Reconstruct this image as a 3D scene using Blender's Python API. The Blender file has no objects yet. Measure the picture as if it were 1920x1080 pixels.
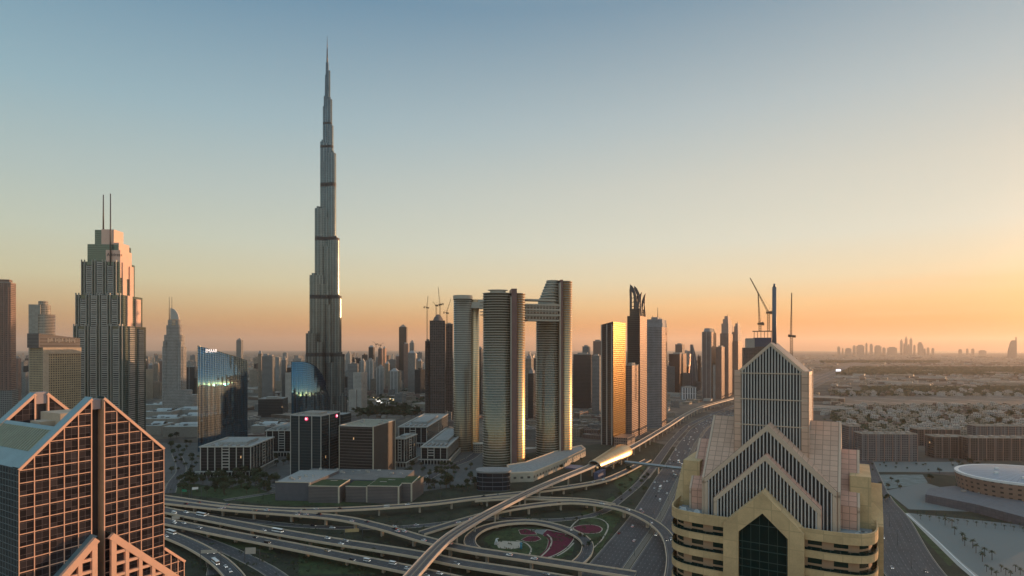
import bpy, math, random
from math import radians, sin, cos, pi, sqrt, floor
from mathutils import Vector
random.seed(11)
C = bpy.context.scene.collection
SC = bpy.context.scene
# ---------------------------------------------------------------- camera
F = 1100.0; EY = 653.0; H = 170.0           # focal length in photo pixels, eye-level row, eye height (m)
cam = bpy.data.cameras.new('camera'); camo = bpy.data.objects.new('camera', cam); C.objects.link(camo)
camo.location = (0, 0, H); camo.rotation_euler = (radians(90), 0, 0)
cam.sensor_width = 36; cam.lens = F/1920*36; cam.shift_y = (EY-540)/1920; cam.clip_start = .5; cam.clip_end = 120000
SC.camera = camo
SC.cycles.use_denoising = True
SC.cycles.max_bounces = 6; SC.cycles.diffuse_bounces = 2; SC.cycles.glossy_bounces = 3; SC.cycles.volume_bounces = 0
SC.cycles.sample_clamp_indirect = 4; SC.cycles.sample_clamp_direct = 12
SC.view_settings.view_transform = 'Standard'; SC.view_settings.look = 'None'; SC.view_settings.gamma = 1
SC.view_settings.exposure = .54
def lin(c):
    return tuple((v/12.92 if v <= .04045 else ((v+.055)/1.055)**2.4) for v in c)
def hx(s):
    return lin(tuple(int(s[i:i+2], 16)/255 for i in (0, 2, 4)))
# ---------------------------------------------------------------- node helper
class NT:
    def __init__(s, tree): s.t = tree; s.n = tree.nodes; s.l = tree.links
    def put(s, sock, v):
        if isinstance(v, bpy.types.NodeSocket): s.l.new(v, sock)
        elif isinstance(v, (tuple, list)):
            k = len(sock.default_value); v = tuple(v)[:k]; sock.default_value = v + (1,)*(k-len(v))
        elif v is not None: sock.default_value = v
    def node(s, typ, ins=None, **kw):
        n = s.n.new(typ)
        for k, v in kw.items(): setattr(n, k, v)
        for k, v in (ins or {}).items(): s.put(n.inputs[k], v)
        return n
    def m(s, op, a, b=None, c=None, clamp=False):
        n = s.n.new('ShaderNodeMath'); n.operation = op; n.use_clamp = clamp
        s.put(n.inputs[0], a); s.put(n.inputs[1], b)
        if c is not None: s.put(n.inputs[2], c)
        return n.outputs[0]
    def mix(s, f, a, b, blend='MIX'):
        n = s.n.new('ShaderNodeMix'); n.data_type = 'RGBA'; n.blend_type = blend
        s.put(n.inputs[0], f); s.put(n.inputs[6], a); s.put(n.inputs[7], b)
        return n.outputs[2]
    def ramp(s, f, stops, interp='LINEAR'):
        n = s.n.new('ShaderNodeValToRGB'); n.color_ramp.interpolation = interp; e = n.color_ramp.elements
        while len(e) < len(stops): e.new(.5)
        for i, (p, c) in enumerate(stops):
            e[i].position = p; e[i].color = tuple(c)[:3] + (1,)
        s.put(n.inputs[0], f); return n.outputs[0]
    def noise(s, vec, scale, detail=3, rough=.55, w=None):
        n = s.node('ShaderNodeTexNoise', {'Vector': vec, 'Scale': scale, 'Detail': detail, 'Roughness': rough})
        return n.outputs[0]
    def mapr(s, v, a, b, c=0., d=1.):
        n = s.n.new('ShaderNodeMapRange'); s.put(n.inputs[0], v)
        for i, x in enumerate((a, b, c, d)): s.put(n.inputs[i+1], x)
        return n.outputs[0]
# ---------------------------------------------------------------- sky and sun
SUN_AZ = 58.0; SUN_EL = 1.9                  # degrees right of the view axis, above the horizon
sd = Vector((sin(radians(SUN_AZ))*cos(radians(SUN_EL)), cos(radians(SUN_AZ))*cos(radians(SUN_EL)), sin(radians(SUN_EL))))
W = bpy.data.worlds.new("World"); SC.world = W; W.use_nodes = True
w = NT(W.node_tree); bg = w.n['Background']
gen = w.node('ShaderNodeTexCoord').outputs['Generated']
nrm = w.node('ShaderNodeVectorMath', {0: gen}, operation='NORMALIZE').outputs[0]
sp = w.node('ShaderNodeSeparateXYZ', {0: nrm})
el = w.m('MAXIMUM', sp.outputs[2], 0.0)
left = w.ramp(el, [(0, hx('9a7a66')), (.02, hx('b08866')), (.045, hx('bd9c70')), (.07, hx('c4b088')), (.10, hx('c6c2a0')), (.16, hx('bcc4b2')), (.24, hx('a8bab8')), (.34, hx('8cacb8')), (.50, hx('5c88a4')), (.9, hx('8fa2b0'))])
right = w.ramp(el, [(0, hx('d07a38')), (.018, hx('e68a3c')), (.04, hx('f0a256')), (.07, hx('efc488')), (.11, hx('e6d6b2')), (.17, hx('d9d9c8')), (.26, hx('cdcec2')), (.36, hx('b2bdbe')), (.50, hx('7e98a8')), (.9, hx('98a6b0'))])  # topmost stop of both ramps is raised to add overhead fill
hor = w.m('SQRT', w.m('ADD', w.m('MULTIPLY', sp.outputs[0], sp.outputs[0]), w.m('ADD', w.m('MULTIPLY', sp.outputs[1], sp.outputs[1]), 1e-6)))
azd = w.m('DIVIDE', w.m('ADD', w.m('MULTIPLY', sp.outputs[0], sin(radians(SUN_AZ))), w.m('MULTIPLY', sp.outputs[1], cos(radians(SUN_AZ)))), hor)
fz = w.mapr(azd, -.35, 1.0)
fz = w.m('POWER', fz, 1.25)
sky = w.mix(fz, left, right)
nis = w.node('ShaderNodeTexSky', sky_type='NISHITA', sun_disc=False, sun_elevation=radians(SUN_EL), sun_rotation=radians(SUN_AZ), air_density=1.0, dust_density=2.5, ozone_density=2.0)
nisc = w.node('ShaderNodeVectorMath', {0: nis.outputs[0], 3: .10}, operation='SCALE').outputs[0]
sky = w.mix(.06, sky, nisc)
# thin streaks of cloud low on the sunset side
mp = w.node('ShaderNodeMapping', {'Vector': nrm, 'Scale': (2.2, 2.2, 42)}).outputs[0]
cl = w.mapr(w.noise(mp, 1.6, 5, .6), .50, .72)
band = w.m('MULTIPLY', w.mapr(el, .025, .05), w.mapr(el, .12, .07))
cl = w.m('MULTIPLY', w.m('MULTIPLY', cl, band), w.m('MULTIPLY', w.mapr(fz, .45, .9), .55))
sky = w.mix(cl, sky, hx('f4ba80'))
back = w.mapr(sp.outputs[1], .35, -.5, 1.0, 1.5)      # sky behind the viewer is raised, added fill for the foreground
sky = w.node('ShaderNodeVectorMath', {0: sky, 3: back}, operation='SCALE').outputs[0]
# brighter glow round the sun, to the right of the frame
dt = w.node('ShaderNodeVectorMath', {0: nrm, 1: tuple(sd)}, operation='DOT_PRODUCT').outputs['Value']
gl = w.m('MULTIPLY', w.m('POWER', w.m('MAXIMUM', dt, 0), 60), 2.0)
gl = w.m('ADD', gl, w.m('MULTIPLY', w.m('POWER', w.m('MAXIMUM', dt, 0), 220), 22.0))
gs = w.node('ShaderNodeVectorMath', {0: (1.0, .43, .11), 3: gl}, operation='SCALE').outputs[0]
sky = w.node('ShaderNodeVectorMath', {0: sky, 1: gs}, operation='ADD').outputs[0]
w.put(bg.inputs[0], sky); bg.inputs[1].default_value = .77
sl = bpy.data.lights.new('sun', 'SUN'); so = bpy.data.objects.new('sun', sl); C.objects.link(so)
sl.energy = 5.0; sl.angle = radians(.6); sl.color = (1.0, .55, .28)
so.rotation_euler = (-sd).to_track_quat('-Z', 'Y').to_euler(); so.location = (400, 300, 600)
# ---------------------------------------------------------------- projection helpers: photo pixel -> place in the world
def G(px, py, z=0.0):
    Y = F*(H-z)/(py-EY); return ((px-960)/F*Y, Y)
def zat(py, Y): return H-(py-EY)*Y/F
def XA(px, Y): return (px-960)/F*Y
# ---------------------------------------------------------------- mesh builder
class MB:
    def __init__(s): s.v = []; s.f = []; s.m = []; s.uv = []; s.sm = []
    def poly(s, pts, m=0, uv=None, smooth=False):
        i = len(s.v); s.v += [tuple(p) for p in pts]; s.f.append(tuple(range(i, i+len(pts)))); s.m.append(m)
        s.uv += uv if uv else [(p[0]+p[1], p[2]) for p in pts]; s.sm.append(smooth)
    def prism(s, base, z0, z1, m=0, mt=None, top=True, bot=False, us=0.0, smooth=False, taper=None):
        n = len(base); u = us; tp = taper or base
        for i in range(n):
            a, b = base[i], base[(i+1) % n]; c, d = tp[(i+1) % n], tp[i]
            L = sqrt((b[0]-a[0])**2+(b[1]-a[1])**2)
            s.poly([(a[0], a[1], z0), (b[0], b[1], z0), (c[0], c[1], z1), (d[0], d[1], z1)], m, [(u, z0), (u+L, z0), (u+L, z1), (u, z1)], smooth)
            u += L
        if top: s.poly([(p[0], p[1], z1) for p in tp], m if mt is None else mt, [(p[0], p[1]) for p in tp])
        if bot: s.poly([(p[0], p[1], z0) for p in reversed(base)], m if mt is None else mt, [(p[0], p[1]) for p in reversed(base)])
        return s
    def box(s, x0, x1, y0, y1, z0, z1, m=0, mt=None, bot=True):
        return s.prism([(x0, y0), (x1, y0), (x1, y1), (x0, y1)], z0, z1, m, mt, True, bot)
    def tube(s, p0, p1, r0, r1=None, n=8, m=0, cap=True):
        r1 = r0 if r1 is None else r1
        p0 = Vector(p0); p1 = Vector(p1); d = (p1-p0); L = d.length; d.normalize()
        a = d.orthogonal().normalized(); b = d.cross(a)
        A = [p0+(a*cos(2*pi*i/n)+b*sin(2*pi*i/n))*r0 for i in range(n)]
        B = [p1+(a*cos(2*pi*i/n)+b*sin(2*pi*i/n))*r1 for i in range(n)]
        for i in range(n):
            j = (i+1) % n; s.poly([A[i], A[j], B[j], B[i]], m, [(i, 0), (i+1, 0), (i+1, L), (i, L)], n > 5)
        if cap: s.poly(B, m); s.poly(A[::-1], m)
        return s
    def bar(s, p0, p1, wx, wz, up=(0, 0, 1), m=0):
        p0 = Vector(p0); p1 = Vector(p1); d = (p1-p0).normalized(); a = d.cross(Vector(up)).normalized()*wx/2; b = a.cross(d).normalized()*wz/2
        A = [p0-a-b, p0+a-b, p0+a+b, p0-a+b]; B = [q+(p1-p0) for q in A]
        for i in range(4): j = (i+1) % 4; s.poly([A[i], A[j], B[j], B[i]], m)
        s.poly(B, m); s.poly(A[::-1], m); return s
    def build(s, name, mats, parent=None, loc=(0, 0, 0), rotz=0):
        me = bpy.data.meshes.new(name); me.from_pydata(s.v, [], s.f)
        me.polygons.foreach_set('material_index', s.m); me.polygons.foreach_set('use_smooth', s.sm)
        uvl = me.uv_layers.new(name='UVMap'); uvl.data.foreach_set('uv', [c for p in s.uv for c in p[:2]])
        for k in (mats if isinstance(mats, (list, tuple)) else [mats]): me.materials.append(k)
        me.update(); o = bpy.data.objects.new(name, me); C.objects.link(o)
        if any(s.sm):
            try:
                import bmesh
                bm = bmesh.new(); bm.from_mesh(me); bmesh.ops.remove_doubles(bm, verts=bm.verts, dist=.001); bm.to_mesh(me); bm.free()
            except Exception: pass
        o.parent = parent; o.location = loc; o.rotation_euler = (0, 0, rotz); return o
def tag(o, label=None, cat=None, group=None, kind=None):
    for k, v in (('label', label), ('category', cat), ('group', group), ('kind', kind)):
        if v: o[k] = v
    return o
def thing(name, label, cat, loc=(0, 0, 0), rotz=0, group=None):
    o = bpy.data.objects.new(name, None); C.objects.link(o); o.location = loc; o.rotation_euler = (0, 0, rotz)
    o.empty_display_size = 2
    return tag(o, label, cat, group)
def dup(root, loc, rotz=0, label=None, group=None, scale=1):
    def cp(o, par):
        c = o.copy(); C.objects.link(c); c.parent = par
        for ch in list(o.children): cp(ch, c)
        return c
    r = cp(root, None); r.location = loc; r.rotation_euler = (0, 0, rotz); r.scale = (scale,)*3
    if label: r['label'] = label
    if group: r['group'] = group
    return r
def ell(cx, cy, a, b, n=32, p=2.0, a0=0.0):
    o = []
    for i in range(n):
        t = a0+2*pi*i/n; c, s_ = cos(t), sin(t)
        o.append((cx+a*abs(c)**(2/p)*(1 if c >= 0 else -1), cy+b*abs(s_)**(2/p)*(1 if s_ >= 0 else -1)))
    return o
def rect(x0, x1, y0, y1): return [(x0, y0), (x1, y0), (x1, y1), (x0, y1)]
def rotp(P, a, cx=0, cy=0): return [(cx+x*cos(a)-y*sin(a), cy+x*sin(a)+y*cos(a)) for x, y in P]
# ---------------------------------------------------------------- materials
def mat(name):
    m = bpy.data.materials.new(name); m.use_nodes = True; t = NT(m.node_tree); return m, t, t.n['Principled BSDF']
PC = {}
def plain(name, col, rough=.75, var=.18, sc=.25, metal=0., spec=.4, panel=None, joint=.58):
    """weathered solid surface; panel=(w,h) adds thin joints from the UV metres"""
    if name in PC: return PC[name]
    m, t, b = mat(name); oc = t.node('ShaderNodeTexCoord')
    n1 = t.noise(oc.outputs['Object'], sc, 5, .6); n2 = t.noise(oc.outputs['Object'], sc*9, 3, .6)
    f = t.m('ADD', t.m('MULTIPLY', n1, .65), t.m('MULTIPLY', n2, .35))
    v = t.mapr(f, .3, .7, 1-var, 1+var)
    c = t.node('ShaderNodeVectorMath', {0: tuple(col), 3: v}, operation='SCALE').outputs[0]
    if panel:
        uv = t.node('ShaderNodeSeparateXYZ', {0: oc.outputs['UV']})
        fx = t.m('FRACT', t.m('DIVIDE', uv.outputs[0], panel[0])); fy = t.m('FRACT', t.m('DIVIDE', uv.outputs[1], panel[1]))
        j = t.m('MAXIMUM', t.m('LESS_THAN', fx, .10/panel[0]+.02), t.m('LESS_THAN', fy, .10/panel[1]+.02))
        cell = t.node('ShaderNodeCombineXYZ', {0: t.m('FLOOR', t.m('DIVIDE', uv.outputs[0], panel[0])), 1: t.m('FLOOR', t.m('DIVIDE', uv.outputs[1], panel[1]))}).outputs[0]
        wn = t.node('ShaderNodeTexWhiteNoise', {'Vector': cell}).outputs[0]
        c = t.node('ShaderNodeVectorMath', {0: c, 3: t.mapr(wn, 0, 1, .9, 1.1)}, operation='SCALE').outputs[0]
        c = t.mix(j, c, tuple(x*joint for x in col))
    t.put(b.inputs['Base Color'], c); b.inputs['Roughness'].default_value = rough; b.inputs['Metallic'].default_value = metal
    b.inputs['Specular IOR Level'].default_value = spec
    PC[name] = m; return m
def facade(name, wall, glass, fh=3.6, bw=1.6, hf=.34, vf=.16, gr=.12, metal=.35, wob=.012, lit=.004, wr=.7, mech=(), wmetal=0., dark=.55, bays=None):
    """windows laid out in metres on the walls' UVs: spandrel share hf of each floor fh, pier share vf of each bay bw"""
    if name in PC: return PC[name]
    m, t, b = mat(name); oc = t.node('ShaderNodeTexCoord'); uv = t.node('ShaderNodeSeparateXYZ', {0: oc.outputs['UV']})
    ux = t.m('DIVIDE', uv.outputs[0], bw); uy = t.m('DIVIDE', uv.outputs[1], fh)
    isw = t.m('MULTIPLY', t.m('GREATER_THAN', t.m('FRACT', ux), vf), t.m('GREATER_THAN', t.m('FRACT', uy), hf))
    if bays:    # wider solid piers every bays[0] metres, bays[1] share
        isw = t.m('MULTIPLY', isw, t.m('GREATER_THAN', t.m('FRACT', t.m('DIVIDE', uv.outputs[0], bays[0])), bays[1]))
    cell = t.node('ShaderNodeCombineXYZ', {0: t.m('FLOOR', ux), 1: t.m('FLOOR', uy)}).outputs[0]
    wn = t.node('ShaderNodeTexWhiteNoise', {'Vector': cell})
    blind = t.m('POWER', wn.outputs[0], 2.5)
    g = t.mix(t.m('MULTIPLY', blind, dark), tuple(glass), tuple(.5*a+.5*c for a, c in zip(glass, wall)))
    nz = t.mapr(t.noise(oc.outputs['Object'], .06, 4, .6), .3, .7, .82, 1.15)
    wc = t.node('ShaderNodeVectorMath', {0: tuple(wall), 3: nz}, operation='SCALE').outputs[0]
    col = t.mix(isw, wc, g); met = t.m('ADD', t.m('MULTIPLY', isw, metal-wmetal), wmetal); ro = t.m('ADD', t.m('MULTIPLY', isw, gr-wr), wr)
    for (a, z) in mech:
        k = t.m('MULTIPLY', t.m('GREATER_THAN', uv.outputs[1], a), t.m('LESS_THAN', uv.outputs[1], z))
        lv = t.m('MULTIPLY', t.m('GREATER_THAN', t.m('FRACT', t.m('DIVIDE', uv.outputs[1], 1.2)), .5), k)
        col = t.mix(k, col, (.035, .035, .038)); met = t.m('MULTIPLY', met, t.m('SUBTRACT', 1, k)); ro = t.m('MAXIMUM', ro, t.m('MULTIPLY', k, .6))
    t.put(b.inputs['Base Color'], col); t.put(b.inputs['Metallic'], met); t.put(b.inputs['Roughness'], ro)
    off = t.node('ShaderNodeVectorMath', {0: wn.outputs[1], 1: (.5, .5, .5)}, operation='SUBTRACT').outputs[0]
    off = t.node('ShaderNodeVectorMath', {0: off, 3: t.m('MULTIPLY', isw, wob*2)}, operation='SCALE').outputs[0]
    nn = t.node('ShaderNodeVectorMath', {0: t.node('ShaderNodeNewGeometry').outputs['Normal'], 1: off}, operation='ADD').outputs[0]
    t.put(b.inputs['Normal'], t.node('ShaderNodeVectorMath', {0: nn}, operation='NORMALIZE').outputs[0])
    if lit:
        on = t.m('MULTIPLY', isw, t.m('LESS_THAN', t.node('ShaderNodeTexWhiteNoise', {'Vector': cell, 'W': 3.3}, noise_dimensions='4D').outputs[0], lit*.12))
        t.put(b.inputs['Emission Color'], (1, .62, .3)); t.put(b.inputs['Emission Strength'], t.m('MULTIPLY', on, .4))
    PC[name] = m; return m
def glow(name, col, s):
    if name in PC: return PC[name]
    m, t, b = mat(name); b.inputs['Base Color'].default_value = tuple(col)+(1,); b.inputs['Emission Color'].default_value = tuple(col)+(1,)
    b.inputs['Emission Strength'].default_value = s; PC[name] = m; return m
def text_mesh(txt, size, depth=.1):
    cu = bpy.data.curves.new('lettering', 'FONT'); cu.body = txt; cu.size = size; cu.extrude = depth; cu.align_x = 'CENTER'; cu.align_y = 'CENTER'
    o = bpy.data.objects.new('lettering', cu); C.objects.link(o); dg = bpy.context.evaluated_depsgraph_get()
    me = bpy.data.meshes.new_from_object(o.evaluated_get(dg)); bpy.data.objects.remove(o); return me
def lettering(txt, size, m, parent, loc, rot, name='lettering'):
    me = text_mesh(txt, size); me.materials.clear(); me.materials.append(m); o = bpy.data.objects.new(name, me); C.objects.link(o)
    o.parent = parent; o.location = loc; o.rotation_euler = rot; return o
concrete = plain('concrete', (.30, .28, .25)); palec = plain('pale_concrete', (.42, .39, .35)); darkc = plain('dark_concrete', (.12, .115, .11))
steel = plain('dark_steel', (.07, .07, .075), .5, .1); whitep = plain('white_paint', (.7, .7, .68), .5, .08)
roofgrey = plain('roof_gravel', (.30, .31, .30), .9, .3, .3); glassd = facade('dark_glass', (.10, .11, .12), (.05, .06, .07), 3.6, 1.5, .12, .08, .08, .5)
# ---------------------------------------------------------------- boxes fitted between photo columns
def frame_axes(r): return (cos(r), sin(r)), (-sin(r), cos(r))
def fit(pl, pc, pr, Y, rot=-30):
    """near corner at column pc and depth Y; returns corner, width of the left face, width of the right face"""
    r = radians(rot); n, u = frame_axes(r); k = (pc-960)/F; P = (k*Y, Y)
    def run(px, d):
        q = (px-960)/F; return (q*P[1]-P[0])/(d[0]-q*d[1])
    wl = run(pl, (-n[0], -n[1])); wr = run(pr, u) if pr > pc else 18
    return P, max(4, min(abs(wl), 200)), max(4, min(abs(wr), 200))
# ================================================================ the ground
def ground_mat():
    m, t, b = mat('desert_city_ground'); oc = t.node('ShaderNodeTexCoord').outputs['Object']
    vo = t.node('ShaderNodeTexVoronoi', {'Vector': oc, 'Scale': .011, 'Randomness': .8})
    hv = t.node('ShaderNodeSeparateColor', {0: vo.outputs['Color']}).outputs[0]
    ve = t.node('ShaderNodeTexVoronoi', {'Vector': oc, 'Scale': .011, 'Randomness': .8}, feature='DISTANCE_TO_EDGE').outputs[0]
    base = t.ramp(hv, [(0, (.085, .075, .06)), (.3, (.15, .125, .10)), (.55, (.20, .165, .13)), (.8, (.27, .225, .18)), (1, (.11, .095, .08))])
    big = t.mapr(t.noise(oc, .0011, 5, .6), .42, .60)
    base = t.mix(t.m('MULTIPLY', big, .7), base, (.075, .07, .055))
    road = t.m('LESS_THAN', ve, .05)
    base = t.mix(t.m('MULTIPLY', road, .7), base, (.09, .085, .08))
    fine = t.mapr(t.noise(oc, .06, 6, .65), .3, .7, .7, 1.25)
    c = t.node('ShaderNodeVectorMath', {0: base, 3: fine}, operation='SCALE').outputs[0]
    t.put(b.inputs['Base Color'], c); b.inputs['Roughness'].default_value = .95; b.inputs['Specular IOR Level'].default_value = .15; return m
g = MB(); g.poly([(-40000, -3000, 0), (40000, -3000, 0), (40000, 40000, 0), (-40000, 40000, 0)])
tag(g.build('ground', ground_mat()), kind='structure')
asphalt, t_, b_ = mat('asphalt'); oc_ = t_.node('ShaderNodeTexCoord'); PC['asphalt'] = asphalt
n1_ = t_.noise(t_.node('ShaderNodeMapping', {'Vector': oc_.outputs['UV'], 'Scale': (1.1, .008, 1)}).outputs[0], 1.0, 4, .6); n2_ = t_.noise(oc_.outputs['Object'], .05, 5, .65)
jt_ = t_.m('LESS_THAN', t_.m('FRACT', t_.m('DIVIDE', t_.node('ShaderNodeSeparateXYZ', {0: oc_.outputs['UV']}).outputs[1], 34.0)), .012)
t_.put(b_.inputs['Base Color'], t_.mix(t_.m('MULTIPLY', jt_, .6), t_.node('ShaderNodeVectorMath', {0: (.056, .057, .060), 3: t_.m('MULTIPLY', t_.mapr(n1_, .3, .7, .62, 1.45), t_.mapr(n2_, .3, .7, .75, 1.25))}, operation='SCALE').outputs[0], (.02, .02, .02))); b_.inputs['Roughness'].default_value = .75; paveg = plain('paving', (.20, .21, .20), .85, .2, .08); grass = plain('lawn', (.036, .060, .020), .95, .7, .12)
sand = plain('sand', (.25, .205, .16), .95, .25, .03); teal = plain('pale_paving', (.30, .34, .33), .8, .2, .06, panel=(6, 6)); kerbm = plain('kerb_stone', (.44, .38, .30), .8, .12, .1)
petal = plain('petunia_bed', (.115, .009, .028), .95, .5, .3); darkg = plain('shrub_ground', (.026, .032, .018), .95, .75, .05)
def patch(name, pts, m, z, px=True):
    P = [G(*p) for p in pts] if px else pts
    q = MB(); q.poly([(x, y, z) for x, y in P] if (sum((P[i][0]*P[(i+1) % len(P)][1]-P[(i+1) % len(P)][0]*P[i][1]) for i in range(len(P))) > 0) else [(x, y, z) for x, y in reversed(P)])
    return tag(q.build(name, m), kind='structure')
def smoothp(P, step=8.0):
    out = []
    n = len(P)
    for i in range(n-1):
        p0 = P[max(i-1, 0)]; p1 = P[i]; p2 = P[i+1]; p3 = P[min(i+2, n-1)]
        L = sqrt(sum((a-b)**2 for a, b in zip(p1[:2], p2[:2]))); k = max(1, int(L/step))
        for j in range(k):
            t = j/k; out.append(tuple(.5*((2*b)+(-a+c)*t+(2*a-5*b+4*c-d)*t*t+(-a+3*b-3*c+d)*t**3) for a, b, c, d in zip(p0, p1, p2, p3)))
    out.append(tuple(P[-1])); return out
def normals(P):
    N = []
    for i in range(len(P)):
        a = P[max(i-1, 0)]; b = P[min(i+1, len(P)-1)]; dx, dy = b[0]-a[0], b[1]-a[1]; L = sqrt(dx*dx+dy*dy) or 1
        N.append((dy/L, -dx/L))           # to the right of travel
    return N
def ribbon(mb, P, N, o0, o1, dz=0.0, m=0, flip=False, wid=None):
    s_ = 0
    for i in range(len(P)-1):
        a, b = P[i], P[i+1]; L = sqrt((b[0]-a[0])**2+(b[1]-a[1])**2)
        q = [(a[0]+N[i][0]*o0, a[1]+N[i][1]*o0, a[2]+dz), (a[0]+N[i][0]*o1, a[1]+N[i][1]*o1, a[2]+dz),
             (b[0]+N[i+1][0]*o1, b[1]+N[i+1][1]*o1, b[2]+dz), (b[0]+N[i+1][0]*o0, b[1]+N[i+1][1]*o0, b[2]+dz)]
        mb.poly(q, m, [(o0, s_), (o1, s_), (o1, s_+L), (o0, s_+L)]); s_ += L
def rail(mb, P, N, o0, o1, z0, z1, m=0):
    """a wall of rectangular section following the path between offsets o0 < o1"""
    ribbon(mb, P, N, o0, o1, z1, m)
    for i in range(len(P)-1):
        a, b = P[i], P[i+1]
        for o, fl in ((o0, 0), (o1, 1)):
            A = (a[0]+N[i][0]*o, a[1]+N[i][1]*o); B = (b[0]+N[i+1][0]*o, b[1]+N[i+1][1]*o)
            q = [(A[0], A[1], a[2]+z0), (B[0], B[1], b[2]+z0), (B[0], B[1], b[2]+z1), (A[0], A[1], a[2]+z1)]
            mb.poly(q if fl else q[::-1], m)
def dashes(mb, P, N, o, wd=.18, dz=.03, dash=3.0, gap=6.0, m=0):
    acc = 0
    for i in range(len(P)-1):
        a, b = P[i], P[i+1]; L = sqrt((b[0]-a[0])**2+(b[1]-a[1])**2); s_ = -acc
        while s_ < L:
            t0, t1 = max(0, s_)/L, min(L, s_+dash)/L
            if t1 > t0:
                q = []
                for t, oo in ((t0, o-wd/2), (t0, o+wd/2), (t1, o+wd/2), (t1, o-wd/2)):
                    nx = N[i][0]*(1-t)+N[i+1][0]*t; ny = N[i][1]*(1-t)+N[i+1][1]*t
                    q.append((a[0]+(b[0]-a[0])*t+nx*oo, a[1]+(b[1]-a[1])*t+ny*oo, a[2]+(b[2]-a[2])*t+dz))
                mb.poly(q, m)
            s_ += dash+gap
        acc = (L-(s_-(dash+gap))) % (dash+gap)
paint = plain('road_paint', (.30, .30, .28), .7, .2, .4)
deckside = plain('flyover_concrete', (.40, .34, .27), .8, .15, .15); parapet = plain('parapet_concrete', (.60, .47, .34), .8, .12, .15)
ROADS = {}
def flyover(label, pts, wd, key, lanes=3, pil=34, dz=0.0, thick=1.5, ground_ends=False, group='flyovers of the interchange'):
    P = smoothp([G(p[0], p[1], p[2])+(p[2]+dz,) for p in pts]); N = normals(P); h = wd/2
    b = thing('flyover', label, 'flyover', (P[0][0], P[0][1], 0), 0, group); ox, oy = P[0][0], P[0][1]
    P = [(x-ox, y-oy, z) for x, y, z in P]
    q = MB(); ribbon(q, P, N, -h, h, 0, 0); q.build('road_deck', asphalt, b)
    q = MB(); rail(q, P, N, -h+.4, h-.4, -thick, -.06); 
    ribbon(q, P, [(-a, -c) for a, c in N], -h+.4, h-.4, -thick); q.build('girder', deckside, b)
    for sgn in (-1, 1):
        q = MB(); o0, o1 = sorted((sgn*h, sgn*(h+.5))); rail(q, P, N, o0, o1, -.9, 1.0); q.build('parapet', parapet, b)
    q = MB(); lw = (wd-2.2)/lanes
    for k in range(lanes+1):
        o = -h+1.1+k*lw
        if k in (0, lanes): ribbon(q, P, N, o-.1, o+.1, .03)
        else: dashes(q, P, N, o)
    q.build('lane_marking', paint, b)
    acc = pil*.4
    for i in range(len(P)-1):
        acc += sqrt((P[i+1][0]-P[i][0])**2+(P[i+1][1]-P[i][1])**2)
        if acc > pil and P[i][2] > 3.5:
            acc = 0; q = MB(); x, y, z = P[i]; ang = math.atan2(N[i][1], N[i][0])
            q.prism(rotp(rect(-1.2, 1.2, -1.0, 1.0), ang, x, y), 0, z-thick-1.1, 0)
            q.prism(rotp(rect(-2, 2, -1.1, 1.1), ang, x, y), z-thick-1.2, z-thick-.02, 0, bot=True, taper=rotp(rect(-h*.7, h*.7, -1.1, 1.1), ang, x, y)); q.build('pillar', deckside, b)
    ROADS[key] = ([(x+ox, y+oy, z) for x, y, z in P], N, wd, lanes); return b
def groundroad(key, pts, wd, lanes=3, z=.06, px=True, mat_=None, edge=True):
    P = smoothp([(G(*p) if px else p)+(z,) for p in pts], 14); N = normals(P); h = wd/2
    q = MB(); ribbon(q, P, N, -h, h, 0); tag(q.build('road', mat_ or asphalt), kind='structure')
    if edge:
        q = MB(); rail(q, P, N, -h-.4, -h, -z, .13); rail(q, P, N, h, h+.4, -z, .13); tag(q.build('road_kerb', kerbm), kind='structure')
    q = MB(); lw = (wd-1.6)/lanes
    for k in range(lanes+1):
        o = -h+.8+k*lw
        if k in (0, lanes): ribbon(q, P, N, o-.1, o+.1, .04)
        else: dashes(q, P, N, o, .2, .04)
    tag(q.build('road_marking', paint), kind='structure')
    ROADS[key] = (P, N, wd, lanes)
# paving and planting round the interchange
patch('near_ground', [(-420, 200), (560, 60), (640, 760), (330, 900), (240, 1100), (120, 1020), (-40, 900), (-420, 1000)], darkg, .012, px=False)
patch('plaza_paving', [(300, 830), (905, 838), (905, 905), (770, 925), (520, 925), (300, 900)], plain('grey_paving', (.10, .105, .10), .85, .3, .05), .024)
for k, pp in enumerate(([(560, 1000), (700, 1035), (740, 1075), (560, 1078)], [(320, 985), (500, 1020), (520, 1040), (330, 1010)], [(330, 905), (500, 925), (700, 948), (520, 948), (330, 925)],
           [(1085, 985), (1120, 1040), (1170, 960), (1150, 930), (1090, 960)], [(1150, 905), (1170, 930), (1215, 870), (1190, 868)], [(400, 925), (460, 905), (520, 930), (460, 938)])):
    patch('lawn', pp, grass, .036+.004*k)
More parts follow.
